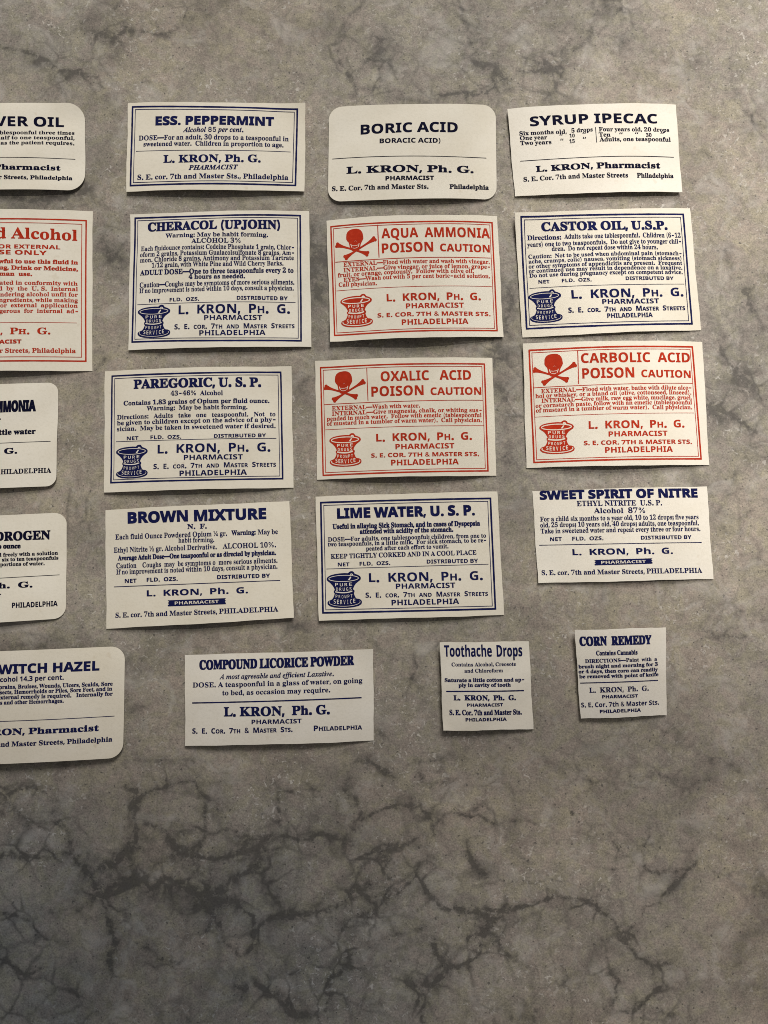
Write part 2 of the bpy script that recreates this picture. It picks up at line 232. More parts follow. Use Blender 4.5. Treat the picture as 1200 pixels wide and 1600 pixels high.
"r":[0.631,[217,0,217,18,190,21,174,28,166,40,164,211,167,241,178,265,192,280,207,285,227,274,244,253,255,246,272,244,291,247,305,257,315,273,318,292,314,315,302,334,283,346,256,350,231,345,205,331,181,308,160,277,160,341,23,341,22,322,40,320,51,313,56,300,56,41,50,28,38,21,20,18,20,0]],
"s":[0.633,[213,-3,250,20,274,56,282,104,278,139,265,166,243,188,161,232,126,255,115,285,118,301,128,314,143,322,164,325,191,320,216,304,236,278,251,243,268,243,268,350,253,350,245,339,234,335,155,350,107,343,71,319,48,284,41,242,45,212,60,186,84,163,171,115,201,92,211,64,207,44,196,29,178,19,154,16,123,23,95,43,73,74,58,116,39,116,39,-10,56,-10,65,5,80,10,133,-7,166,-11]],
"t":[0.501,[181,-1,217,26,244,72,226,82,208,54,184,44,172,47,164,56,159,90,159,306,228,306,228,341,159,341,159,465,142,465,97,405,22,329,22,306,53,306,53,78,58,39,72,11,98,-5,136,-10]],
"u":[0.823,[175,-7,204,4,230,21,251,44,251,-11,329,8,395,14,395,32,376,36,364,43,357,56,355,341,208,341,208,323,230,320,243,311,249,296,251,72,225,47,194,39,178,42,166,51,156,81,156,341,13,341,13,323,32,319,43,310,48,295,50,106,55,56,72,19,100,-4,144,-11]],
"v":[0.673,[176,-11,285,267,305,306,317,317,335,324,335,341,223,341,223,323,254,317,265,299,203,134,142,303,149,318,180,323,180,341,-3,341,-3,322,13,318,24,309,42,272,156,-11]],
"w":[0.954,[153,-11,245,216,317,-11,334,-11,466,312,489,324,489,341,391,341,391,324,417,317,425,302,420,281,369,155,324,303,332,317,355,322,355,341,184,341,184,324,208,317,232,258,183,139,131,277,125,303,131,317,152,322,152,341,-12,341,-12,322,7,312,18,291,134,-11]],
"x":[0.701,[129,0,129,16,101,22,93,38,96,51,151,125,190,65,204,33,195,21,170,18,170,0,350,0,350,17,333,24,218,202,279,279,310,310,341,325,341,341,221,341,221,323,249,319,257,306,246,282,201,226,164,285,154,308,162,319,185,323,185,341,4,341,4,322,27,313,47,289,135,150,68,62,37,32,5,16,5,0]],
"y":[0.659,[105,-143,124,-129,142,-105,160,-72,285,266,304,308,315,319,329,322,329,341,223,341,223,322,252,318,261,301,259,285,204,131,141,302,149,318,178,322,178,341,-5,341,-4,322,17,316,27,302,154,-5,142,-49,125,-81,108,-102,94,-108,84,-105,79,-67,70,-54,39,-44,20,-47,5,-58,-4,-74,-7,-92,-3,-117,11,-137,32,-150,58,-154]],
"0":[0.824,[265,1,310,27,345,67,369,121,383,187,387,264,383,341,369,407,345,461,311,501,265,526,207,534,146,526,100,501,65,461,42,407,29,341,25,265,29,188,42,122,65,67,100,27,146,1,206,-7],[173,55,153,100,143,170,139,264,143,358,153,428,173,471,207,486,241,471,260,428,270,358,273,264,270,170,260,100,241,55,206,41]],
"1":[0.824,[376,0,376,39,297,42,286,52,279,87,279,529,196,529,145,491,81,452,31,434,34,412,44,395,57,383,74,380,96,385,118,401,169,456,167,64,160,49,149,42,72,39,72,0]],
"2":[0.824,[375,0,378,155,335,155,320,110,307,94,289,84,268,81,96,81,220,200,320,308,351,361,360,412,349,462,317,501,264,526,191,534,142,531,101,520,69,504,47,484,33,460,29,434,35,400,55,378,85,366,123,361,127,417,138,457,159,481,191,489,215,484,233,469,245,444,249,408,239,337,226,304,205,269,175,231,26,76,26,0]],
"3":[0.824,[253,1,317,27,342,49,362,76,374,111,378,152,373,191,358,221,335,244,307,261,247,281,291,302,327,331,352,368,360,414,348,465,314,503,260,526,190,534,119,527,68,507,37,476,27,440,33,411,52,390,82,379,122,375,127,430,146,472,163,485,186,489,212,483,232,466,243,439,247,403,241,359,224,325,195,302,153,295,105,295,105,249,150,249,199,242,235,222,257,191,265,153,262,115,252,87,238,67,219,54,174,44,137,50,108,68,90,97,83,139,60,135,39,124,25,106,21,81,25,59,37,38,58,20,89,5,129,-4,179,-7]],
"4":[0.824,[392,0,392,39,339,48,326,64,322,92,322,137,398,137,398,186,322,186,322,527,219,527,10,182,10,137,214,137,214,92,209,64,196,48,153,39,133,39,133,0],[161,350,219,456,215,385,214,186,61,186]],
"5":[0.824,[248,1,310,30,336,53,356,82,369,118,373,162,360,231,322,281,261,310,184,320,138,317,103,309,115,445,283,444,293,438,302,417,308,392,350,392,347,527,68,527,44,271,78,258,114,267,160,271,203,265,234,244,254,210,260,162,257,122,248,91,233,69,215,55,170,44,143,48,122,58,96,91,88,133,65,130,46,120,34,104,29,82,33,60,44,39,64,20,92,6,131,-4,181,-7]],
"6":[0.824,[290,5,343,42,376,99,386,170,376,235,346,283,299,313,239,323,205,321,177,315,137,296,147,379,167,440,198,478,237,490,254,487,267,476,281,440,285,395,327,400,354,413,369,431,374,453,371,473,361,493,344,509,320,522,286,531,243,534,194,528,150,511,114,485,85,449,62,407,46,357,36,302,33,243,39,165,56,102,84,54,120,20,165,-1,216,-7],[187,53,161,89,144,151,137,243,169,267,212,278,240,271,261,250,275,215,279,163,275,108,263,70,243,49,218,41]],
"7":[0.824,[184,0,388,490,388,527,36,527,32,372,77,372,81,409,94,437,124,446,318,446,122,0]],
"8":[0.824,[281,2,340,31,378,78,390,139,383,182,362,219,324,253,268,285,309,310,340,335,361,365,367,405,357,456,328,497,279,525,210,534,153,529,109,515,77,493,55,465,43,433,39,400,45,360,63,324,91,294,131,266,87,241,52,212,30,178,22,134,27,97,41,63,66,34,100,12,145,-3,201,-7],[189,329,164,349,148,375,143,409,147,441,159,468,179,485,206,491,227,488,244,479,267,447,274,406,271,374,262,348,246,328,223,310],[171,41,145,62,127,92,122,131,126,167,138,195,180,237,229,211,262,187,281,160,288,127,282,90,265,60,239,41,205,35]],
".":[0.369,[111,-1,126,9,135,23,139,40,135,58,126,72,111,82,94,85,76,82,62,72,52,58,49,40,52,23,62,9,76,-1,94,-4]],
",":[0.369,[83,-117,135,70,66,70,37,-117]],
":":[0.369,[111,-1,126,9,135,23,139,40,135,58,126,72,111,82,94,85,76,82,62,72,52,58,49,40,52,23,62,9,76,-1,94,-4],[111,269,126,279,135,294,139,311,135,328,126,343,111,352,94,356,76,352,62,343,52,328,49,311,52,294,62,279,76,269,94,266]],
";":[0.369,[83,-117,135,70,66,70,37,-117],[119,269,134,279,143,294,147,311,143,328,134,343,119,352,102,356,85,352,70,343,60,328,57,311,60,294,70,279,85,269,102,266]],
"-":[0.891,[112,240,112,185,331,185,331,240]],
"—":[1.374,[0,240,0,185,687,185,687,240]],
"(":[0.537,[93,129,109,54,136,-21,173,-94,232,-94,185,16,158,113,149,203,151,254,159,308,188,421,232,530,173,530,150,485,129,434,99,318,90,259,88,203]],
")":[0.537,[95,-94,132,-22,159,52,175,128,181,203,178,259,170,318,139,434,118,485,95,530,37,530,81,421,110,308,117,254,120,203,111,114,84,18,37,-94]],
"%":[1.329,[202,281,226,292,245,308,259,329,268,354,271,381,268,432,260,457,246,478,227,494,202,505,172,508,143,505,119,494,99,478,85,457,76,432,73,405,76,354,85,329,99,308,118,292,143,281,172,278],[150,326,136,340,128,359,125,381,128,427,136,446,151,460,172,464,195,460,209,446,219,405,217,359,209,340,194,326,172,322],[522,-6,546,5,565,21,579,42,588,67,591,94,588,145,580,169,566,190,546,207,522,217,493,221,463,217,439,207,419,190,405,169,397,145,394,118,396,67,405,42,419,21,439,5,463,-6,493,-9],[471,39,456,52,448,71,445,94,448,140,456,159,471,173,493,177,515,173,529,159,537,140,540,118,537,71,529,52,514,39,493,34],[187,0,531,500,474,500,130,0]],
"½":[1.15,[81,500,24,458,24,405,92,454,92,228,146,228,146,500],[117,0,460,500,403,500,60,0],[544,0,544,45,433,45,514,139,534,172,540,199,534,229,515,253,485,270,448,276,412,270,382,254,362,229,356,195,407,195,410,210,418,222,447,232,476,223,485,212,489,197,478,167,358,37,358,0]],
"¼":[1.091,[81,500,24,458,24,405,92,454,92,228,146,228,146,500],[117,0,460,500,403,500,60,0],[517,44,517,89,360,89,430,209,452,209,452,272,416,272,306,87,306,44],[483,0,483,272,433,272,432,0]],
"“":[0.59,[119,313,148,500,103,500,51,313],[240,313,269,500,224,500,172,313]],
"/":[0.49,[175,523,14,-75,70,-75,231,523]]},
"G":{"A":[0.966,[114,0,151,119,333,119,369,0,483,0,306,502,176,502,0,0],[242,424,307,208,177,208]],
"B":[0.941,[250,0,326,10,384,39,421,84,433,145,430,180,422,208,408,229,389,244,344,262,344,265,377,277,401,301,416,334,421,373,408,433,370,472,306,493,218,500,63,500,63,0],[169,413,264,410,291,401,307,384,312,359,308,335,294,317,270,305,169,302],[169,218,235,218,277,213,304,201,319,181,324,155,319,128,305,106,279,92,238,88,169,88]],
"C":[0.892,[338,-1,403,19,403,108,336,88,275,81,218,92,180,125,157,178,150,249,158,319,182,373,221,407,275,419,331,409,387,386,422,472,350,498,275,507,205,499,147,474,101,435,68,383,47,321,41,249,47,177,64,114,95,63,138,25,195,1,265,-7]],
"D":[1.036,[204,0,284,7,352,28,406,64,446,114,470,177,478,255,470,329,446,390,407,437,356,472,293,493,220,500,63,500,63,0],[169,413,225,413,287,403,331,374,359,324,368,252,351,161,299,106,214,88,169,88]],
"E":[0.784,[351,0,351,88,169,88,169,216,338,216,338,303,169,303,169,413,351,413,351,500,63,500,63,0]],
"F":[0.769,[167,0,167,197,337,197,337,284,167,284,167,413,349,413,349,500,63,500,63,0]],
"G":[1.014,[369,1,451,22,451,281,253,281,253,193,347,193,347,88,280,81,238,87,205,103,180,128,163,162,153,202,150,249,154,297,168,339,191,372,221,398,258,414,301,419,363,411,415,391,450,476,380,499,302,507,224,499,160,475,108,437,71,387,48,324,41,251,47,173,67,109,101,59,147,22,204,0,273,-7]],
"H":[1.071,[169,0,169,216,367,216,367,0,473,0,473,500,367,500,367,304,169,304,169,500,63,500,63,0]],
"I":[0.545,[250,0,250,60,189,88,189,412,250,440,250,500,22,500,22,440,83,412,83,88,22,60,22,0]],
"K":[0.93,[169,0,169,179,214,211,345,0,465,0,289,279,464,500,346,500,211,330,169,271,169,500,63,500,63,0]],
"L":[0.791,[372,0,372,88,169,88,169,500,63,500,63,0]],
"M":[1.321,[158,0,154,392,275,0,372,0,504,391,499,0,597,0,597,500,453,500,326,118,207,500,63,500,63,0]],
"N":[1.139,[158,0,154,378,372,0,506,0,506,500,411,500,414,125,197,500,63,500,63,0]],
"O":[1.115,[353,1,413,25,459,64,491,115,510,178,517,251,510,323,491,386,459,437,413,476,353,500,279,508,205,500,145,476,99,438,66,387,47,324,41,251,47,179,66,116,99,64,145,25,205,1,279,-7],[221,93,182,127,159,181,152,251,159,321,182,375,221,408,279,419,337,408,376,375,398,321,405,251,398,181,376,127,337,93,279,82]],
"P":[0.88,[169,0,169,178,214,178,279,184,329,201,366,228,390,262,404,302,408,344,397,409,364,458,306,490,223,500,63,500,63,0],[169,413,217,413,264,405,292,381,301,340,295,306,275,283,244,269,169,265]],
"Q":[1.115,[514,-119,394,15,448,52,487,105,509,172,517,251,510,323,491,386,459,437,413,476,353,500,279,508,205,500,145,476,99,438,66,387,47,324,41,251,47,179,66,116,99,64,145,25,205,1,286,-7,378,-119],[221,93,182,127,159,181,152,251,159,321,182,375,221,408,279,419,337,408,376,375,398,321,405,251,398,181,376,127,337,93,279,82]],
"R":[0.924,[169,0,169,192,225,192,345,0,462,0,315,218,361,247,395,290,405,318,408,350,396,416,360,463,298,491,209,500,63,500,63,0],[169,413,246,409,277,398,295,378,301,347,295,317,278,296,248,282,169,278]],
"S":[0.772,[252,3,310,33,346,79,358,139,354,175,343,204,325,229,301,251,165,326,147,345,141,368,145,389,158,405,177,415,204,419,260,411,321,389,356,472,282,498,207,507,137,498,83,470,49,425,38,365,41,333,50,306,80,264,119,235,226,179,247,159,254,134,250,113,238,96,216,84,182,81,144,84,106,93,32,122,32,23,99,1,174,-7]],
"T":[0.811,[256,0,256,412,391,412,391,500,14,500,14,412,150,412,150,0]],
"U":[1.059,[327,-1,379,17,419,46,447,83,464,127,470,176,470,500,364,500,364,195,358,144,341,109,310,89,265,82,222,88,190,107,172,141,165,194,165,500,60,500,60,178,72,103,111,44,175,6,263,-7]],
"V":[0.91,[285,0,455,500,348,500,254,202,228,92,220,131,107,500,0,500,169,0]],
"W":[1.354,[248,0,315,262,338,380,429,0,550,0,677,500,573,500,509,227,485,96,470,185,389,500,289,500,216,220,193,96,186,137,104,500,0,500,127,0]],
"X":[0.934,[113,0,230,189,346,0,467,0,298,252,455,500,341,500,235,320,127,500,11,500,166,258,0,0]],
"Y":[0.874,[271,0,271,195,437,500,323,500,218,294,115,500,0,500,166,191,166,0]],
"Z":[0.811,[389,0,389,88,143,88,382,431,382,500,23,500,23,412,256,412,17,69,17,0]],
"a":[0.846,[190,-4,223,7,249,25,277,52,298,0,370,0,370,255,360,315,329,357,279,382,211,390,133,381,65,356,99,285,153,305,207,313,232,310,251,299,263,281,267,238,200,236,126,227,72,204,40,167,29,114,38,60,63,23,101,0,148,-7],[167,72,151,79,140,93,137,113,141,138,156,158,183,171,267,177,267,146,261,113,244,89,218,74,187,69]],
"c":[0.72,[276,0,326,22,326,111,277,86,219,78,185,85,159,105,143,140,138,190,147,254,174,292,219,305,262,299,307,283,338,363,287,382,219,389,167,384,121,368,84,342,55,303,37,253,32,189,43,101,78,40,134,5,210,-7]],
"d":[0.887,[213,-3,243,9,266,28,284,50,289,50,309,0,389,0,389,532,284,532,284,410,292,333,289,333,270,355,246,373,216,385,179,389,119,377,72,339,42,277,32,190,42,105,72,43,118,6,176,-7],[180,83,157,105,142,140,137,189,142,239,157,275,180,297,211,305,250,297,274,275,287,239,291,190,286,134,273,102,249,83,212,76]],
"e":[0.828,[303,0,362,20,362,101,300,78,232,71,193,77,164,96,145,126,137,165,384,165,384,216,372,289,338,344,283,378,212,389,162,384,118,367,81,339,54,300,37,250,32,188,38,128,57,79,87,41,126,14,173,-2,228,-7],[147,270,163,296,185,310,213,315,245,309,268,292,281,267,286,235,139,235]],
"h":[0.92,[159,0,159,180,163,234,177,273,202,298,242,306,276,297,296,269,303,223,303,0,408,0,408,249,398,313,370,356,326,381,270,389,237,386,207,376,180,359,160,333,154,333,159,532,55,532,55,0]],
"i":[0.427,[129,433,147,441,160,457,164,481,160,506,147,521,129,529,107,532,85,529,67,521,55,506,50,481,55,457,67,441,85,433,107,430],[159,0,159,382,55,382,55,0]],
"l":[0.427,[159,0,159,532,55,532,55,0]],
"n":[0.92,[159,0,159,180,163,234,176,273,202,298,242,306,269,301,289,285,300,260,303,223,303,0,408,0,408,249,398,313,370,356,327,381,272,389,237,386,204,376,176,359,154,333,148,333,134,382,55,382,55,0]],
"o":[0.867,[293,6,352,45,389,107,402,192,396,251,378,299,350,338,313,366,269,384,218,389,140,377,81,338,44,276,32,192,37,133,55,84,84,45,121,16,165,-1,216,-7],[181,84,157,106,143,142,138,192,143,242,157,277,181,298,216,305,253,298,277,277,291,242,296,192,291,142,277,106,253,84,217,77]],
"p":[0.887,[159,-168,159,-14,153,42,159,42,199,8,228,-3,265,-7,323,6,370,44,401,106,412,192,402,277,372,339,326,377,268,389,230,385,200,373,159,333,154,333,139,382,55,382,55,-168],[199,85,175,107,163,144,159,193,164,249,177,281,199,300,234,306,274,293,297,256,305,193,301,144,288,107,266,85,235,78]],
"r":[0.636,[159,0,159,195,163,227,174,252,191,270,214,283,265,292,296,289,303,387,286,389,232,384,200,368,174,345,154,318,149,318,134,382,55,382,55,0]],
"s":[0.696,[229,1,280,24,311,62,321,113,318,145,308,169,293,189,272,205,185,245,141,271,135,287,147,306,181,312,232,304,286,284,317,359,251,382,183,389,121,383,73,363,42,329,32,283,34,253,43,229,57,210,77,193,190,137,213,120,218,102,215,89,206,78,188,72,162,69,99,78,32,102,32,15,90,-2,158,-7]],
"t":[0.608,[240,-2,282,11,282,88,249,80,216,76,197,79,183,87,173,101,170,120,170,304,277,304,277,382,170,382,170,464,104,464,74,383,16,348,16,304,66,304,66,120,70,76,82,43,100,20,124,4,153,-4,186,-7]],
"1":[0.801,[289,0,289,500,202,500,41,372,92,308,150,354,186,389,183,0]],
"3":[0.801,[235,-2,285,13,324,37,351,68,367,104,373,146,365,190,341,225,303,249,250,263,292,279,327,305,350,341,358,388,347,438,313,476,260,499,190,507,140,504,96,493,27,458,76,385,121,409,149,419,183,422,216,418,238,407,250,389,254,365,245,330,233,317,213,306,183,300,104,298,104,216,183,215,215,209,237,200,251,187,262,152,256,120,239,97,208,82,160,77,94,85,27,110,27,20,94,0,171,-7]],
"4":[0.801,[328,0,328,104,389,104,389,186,328,186,328,500,231,500,12,177,12,104,225,104,225,0],[230,379,225,186,105,186]],
"7":[0.801,[188,0,377,433,377,500,19,500,19,411,265,411,78,0]],
".":[0.369,[111,-1,126,9,135,23,139,40,135,58,126,72,111,82,94,85,76,82,62,72,52,58,49,40,52,23,62,9,76,-1,94,-4]],
",":[0.369,[83,-117,135,70,66,70,37,-117]],
")":[0.537,[95,-94,132,-22,159,52,175,128,181,203,178,259,170,318,139,434,118,485,95,530,37,530,81,421,110,308,117,254,120,203,111,114,84,18,37,-94]],
"&":[0.88,[230,-3,266,7,300,23,327,46,364,91,378,113,390,141,398,177,401,220,343,220,340,183,330,149,315,119,296,94,247,58,219,49,190,46,164,48,141,56,122,69,107,86,98,106,95,129,98,151,108,171,125,192,252,288,286,319,310,355,318,397,314,426,303,452,285,473,261,490,231,501,197,505,162,501,132,490,108,473,89,450,78,423,74,392,77,364,86,338,119,288,358,0,430,0,166,322,143,357,135,392,143,424,165,445,198,453,222,449,241,437,253,420,257,398,250,368,233,346,83,231,47,186,37,161,34,131,38,94,53,61,77,33,108,12,148,-2,193,-7]]},
"I":{"A":[0.931,[79,0,79,19,43,27,31,45,37,62,107,156,265,156,259,67,250,43,230,26,197,19,197,0,431,0,431,19,393,27,370,50,362,88,379,512,358,512,-14,53,-44,27,-75,19,-75,0],[274,364,266,186,132,186]],
"L":[0.943,[389,0,436,148,412,148,376,93,331,56,276,33,209,26,158,31,146,36,142,47,234,405,251,453,276,476,314,482,314,500,80,500,80,482,105,479,121,473,130,462,133,445,127,409,43,95,25,45,0,23,-37,17,-37,0]],
"P":[0.908,[196,0,196,17,156,26,147,37,144,52,190,238,301,243,358,256,398,278,428,308,448,344,455,384,436,448,380,487,288,500,81,500,81,482,121,472,130,463,132,429,43,95,25,45,0,23,-37,17,-37,0],[197,265,242,435,255,467,264,473,279,475,316,467,338,443,346,402,338,344,314,300,275,273]],
"H":[1.127,[196,0,196,17,157,27,144,52,192,245,370,245,329,95,311,45,287,23,249,17,249,0,482,0,482,17,458,20,442,27,433,37,430,53,522,409,540,457,563,477,601,482,601,500,367,500,367,482,390,480,407,473,416,463,420,448,414,409,379,279,200,279,235,405,253,454,276,476,314,482,314,500,81,500,81,482,105,480,121,473,130,463,132,429,43,95,25,45,0,23,-37,17,-37,0]],
"R":[0.952,[196,0,196,17,156,26,147,37,144,52,192,247,215,247,295,0,444,0,444,19,404,31,390,45,317,256,379,276,424,306,451,344,461,388,450,438,417,473,362,493,281,500,81,500,81,482,121,472,130,462,132,429,43,95,25,45,0,23,-37,17,-37,0],[199,273,245,443,257,470,281,476,318,468,340,444,347,404,339,350,313,308,273,281]],
"M":[1.303,[230,-12,503,415,419,95,400,45,378,24,338,17,338,0,572,0,572,17,533,27,519,52,521,72,610,405,628,454,652,476,690,482,690,500,521,500,292,146,249,500,80,500,80,482,103,480,120,473,129,463,132,447,126,409,42,95,23,45,-1,23,-39,17,-39,0,121,0,121,17,82,26,72,37,71,69,159,402,209,-12]],
"C":[0.976,[303,0,372,38,429,101,408,117,362,64,311,33,254,22,205,31,168,58,144,101,136,158,144,236,168,318,204,392,246,445,292,477,343,487,386,478,418,451,438,406,445,344,466,342,499,513,478,513,467,498,452,493,370,509,318,513,242,502,171,466,129,432,92,390,63,342,41,291,27,237,22,183,28,127,47,79,76,40,116,11,166,-7,224,-13]],
"I":[0.553,[196,0,196,17,156,27,143,52,145,69,234,405,252,455,274,475,314,482,314,500,80,500,80,482,120,472,133,448,132,429,43,95,25,45,0,23,-37,17,-37,0]],
"S":[0.818,[245,-3,300,28,334,76,346,139,341,180,325,216,300,250,184,367,173,388,170,408,176,439,193,465,218,482,248,487,274,484,296,473,315,456,330,433,340,406,342,358,364,358,399,511,379,511,364,496,346,490,275,509,230,513,189,509,152,495,121,474,98,445,83,411,77,373,85,327,109,287,211,189,242,149,253,108,240,62,207,28,185,18,161,14,114,23,79,50,57,94,50,160,29,160,-10,-8,10,-8,26,10,42,16,123,-7,171,-13]],
"T":[0.894,[280,0,280,19,240,27,231,36,227,51,340,473,396,460,428,422,443,357,463,357,485,500,80,500,52,367,71,367,97,412,133,446,173,467,227,474,118,66,109,44,95,30,76,22,48,19,48,0]],
"a":[0.745,[93,-4,123,13,152,42,180,83,172,38,184,2,218,-10,256,1,295,33,332,86,316,97,287,58,265,45,256,49,253,62,329,336,250,336,238,294,220,331,183,344,140,334,93,306,63,278,35,244,-6,163,-17,121,-21,81,-15,44,1,15,27,-3,59,-10],[80,56,72,89,77,128,92,177,121,243,156,292,174,307,191,311,213,302,220,275,213,224,196,163,169,105,137,62,120,50,103,45]],
"b":[0.715,[144,-1,199,25,233,52,263,86,307,164,319,205,323,245,317,287,300,318,275,337,242,344,190,328,143,282,209,522,54,501,54,481,93,476,101,457,-13,34,-9,24,1,13,38,-4,85,-10],[83,21,77,37,79,53,128,215,148,258,171,284,198,292,223,281,230,266,232,247,225,190,206,128,177,72,141,32,121,20,101,16]],
"c":[0.614,[156,1,204,35,247,92,227,107,182,55,136,38,115,43,98,56,86,79,83,110,93,178,119,247,155,300,173,315,192,320,205,317,209,305,195,264,198,248,207,236,237,226,256,229,272,239,281,255,285,276,279,302,261,323,234,338,198,344,148,334,98,307,52,266,18,216,-3,162,-10,108,-3,58,19,21,55,-3,103,-10]],
"d":[0.742,[95,-5,125,13,154,43,182,84,174,39,186,2,220,-10,247,-4,273,14,329,86,312,98,283,58,264,45,255,53,380,522,227,500,227,480,260,475,267,469,269,443,236,326,211,339,182,344,134,333,86,302,32,238,-4,164,-14,127,-17,91,-12,48,4,16,29,-4,61,-10],[83,57,74,87,82,140,104,200,133,257,166,298,182,310,197,314,217,305,224,276,217,230,199,170,173,110,141,64,124,51,107,46]],
"e":[0.598,[151,1,198,35,238,92,217,106,176,56,136,39,113,43,96,55,86,74,83,98,87,138,170,160,229,193,265,232,276,275,271,303,255,325,229,339,195,344,158,338,121,322,87,298,55,266,28,230,6,190,-7,149,-12,109,-4,58,18,21,53,-3,97,-10],[114,230,139,279,165,309,190,319,208,311,215,288,211,262,199,235,180,211,156,190,126,173,93,162]],
"f":[0.429,[-26,-147,12,-124,45,-86,72,-32,96,39,156,306,219,306,224,336,160,336,179,410,197,461,216,489,238,499,247,496,250,490,238,458,249,434,274,423,303,433,313,463,308,487,292,506,268,518,235,522,184,510,139,475,102,417,73,336,21,336,15,306,66,306,28,115,-16,-72,-38,-114,-51,-126,-66,-130,-75,-127,-78,-118,-66,-87,-76,-62,-101,-53,-116,-56,-128,-64,-139,-94,-134,-118,-120,-137,-99,-150,-73,-154]],
"g":[0.662,[133,-151,175,-140,210,-122,236,-99,253,-72,259,-40,254,-13,239,10,202,35,81,80,73,93,78,105,92,118,131,115,174,120,212,133,245,154,271,181,287,214,293,250,290,276,332,276,335,307,270,307,221,334,165,344,125,339,88,325,56,303,31,276,15,244,10,209,13,184,23,163,39,144,63,127,13,92,1,75,-3,57,7,31,37,6,-5,-10,-34,-28,-51,-49,-57,-74,-47,-106,-20,-132,25,-149,86,-154],[104,149,95,182,106,246,135,298,153,314,173,319,197,308,205,273,194,208,182,180,166,158,148,143,129,139],[60,-125,33,-112,14,-92,8,-69,23,-34,67,-4,154,-36,173,-52,180,-73,174,-95,156,-113,129,-125,94,-130]],
"h":[0.793,[274,2,315,38,355,99,339,109,306,63,285,48,276,52,273,63,330,248,336,288,322,330,280,344,241,336,205,313,168,274,127,218,208,522,122,507,53,500,53,480,92,475,100,456,-21,0,70,0,102,111,145,205,176,252,206,280,233,289,244,285,247,273,202,128,183,45,196,4,232,-10]],
"i":[0.431,[165,416,181,426,192,442,195,461,192,480,181,496,165,507,146,510,127,507,111,496,100,480,97,461,100,442,111,426,127,416,146,412],[95,2,134,35,172,89,157,100,127,60,105,47,96,50,93,61,99,95,166,344,21,321,22,303,51,297,59,282,1,45,4,23,15,6,32,-5,54,-9]],
"l":[0.385,[75,-4,103,13,131,44,160,87,145,98,115,59,92,45,83,49,80,60,203,522,57,499,58,481,88,475,96,460,-2,94,-11,44,-8,21,3,4,21,-7,44,-10]],
"m":[1.164,[452,-3,481,16,509,46,539,89,523,101,484,52,473,48,464,52,461,64,519,248,525,288,511,330,469,344,434,337,400,319,367,287,332,241,340,288,326,330,284,344,245,336,207,312,169,272,129,215,168,344,19,321,20,303,50,297,57,282,-16,0,73,0,89,63,129,168,174,246,196,270,217,285,236,290,247,286,250,274,169,0,255,0,316,169,353,237,389,277,422,290,432,286,436,274,391,129,372,46,384,5,422,-9]],
"n":[0.793,[266,-4,295,15,323,46,354,89,338,100,299,51,288,48,279,52,276,63,327,223,340,288,326,330,284,344,245,336,207,312,169,272,129,215,168,344,19,321,20,303,50,297,57,282,-16,0,73,0,108,119,151,211,196,270,236,289,247,285,250,273,244,246,205,128,186,45,199,4,236,-10]],
"o":[0.7,[148,-5,187,11,222,36,253,68,279,104,299,144,312,185,316,225,308,274,284,312,246,336,194,344,156,338,119,323,84,298,53,267,27,231,6,191,-7,150,-11,109,-3,60,22,22,60,-2,107,-10],[86,27,77,65,83,123,100,191,126,254,157,302,174,315,191,320,219,306,228,267,222,212,205,146,179,82,148,34,132,20,115,15]],
"p":[0.732,[95,-154,95,-135,60,-129,52,-121,49,-107,54,-76,76,7,99,-6,127,-10,164,-5,200,13,234,40,265,74,292,114,313,158,326,204,330,249,325,290,309,319,285,337,253,344,195,325,138,268,160,344,18,322,18,303,48,299,57,280,-41,-106,-57,-126,-87,-134,-87,-154],[93,23,86,42,115,158,141,232,172,276,208,291,229,280,237,248,230,199,211,138,183,79,150,34,132,21,113,16]],
"r":[0.578,[73,0,105,108,141,194,174,249,200,268,224,247,244,241,262,245,276,256,285,272,288,294,277,331,247,344,218,335,190,311,160,270,127,209,168,344,19,321,20,303,50,297,57,282,-16,0]],
"s":[0.56,[131,-7,158,3,180,19,197,39,207,64,211,91,203,129,183,165,115,256,107,283,119,309,148,320,181,310,204,280,219,230,238,227,255,341,235,341,227,330,213,327,160,340,128,343,90,336,59,317,38,289,31,253,43,206,76,154,126,85,133,58,122,26,90,16,51,27,26,61,14,117,-7,121,-27,-4,-7,-7,3,4,16,8,70,-7,101,-10]],
"t":[0.41,[67,-4,98,16,128,49,159,94,142,105,108,60,86,45,77,50,75,63,77,85,140,303,199,303,207,333,148,333,180,441,149,441,87,371,14,329,14,303,50,303,-12,77,-17,43,-4,3,34,-10]],
"v":[0.63,[69,-10,185,113,239,186,271,246,282,294,279,314,269,330,255,340,238,344,220,341,206,332,197,318,194,300,198,284,222,251,227,236,221,218,177,147,136,98,134,209,127,279,118,327,107,344,-2,323,-1,303,6,304,28,293,42,254,47,221,53,-10]],
"x":[0.671,[40,2,77,44,113,103,126,52,142,17,162,-4,189,-10,217,-5,243,12,299,80,284,91,256,60,235,48,216,60,203,95,181,203,229,268,247,276,300,260,325,272,335,302,332,319,322,333,308,342,290,345,261,339,234,320,206,288,174,242,153,331,143,340,130,344,19,326,19,308,59,307,69,300,76,286,105,143,55,66,42,61,-8,76,-25,73,-38,64,-47,50,-50,32,-47,14,-37,0,-21,-9,-1,-12]],
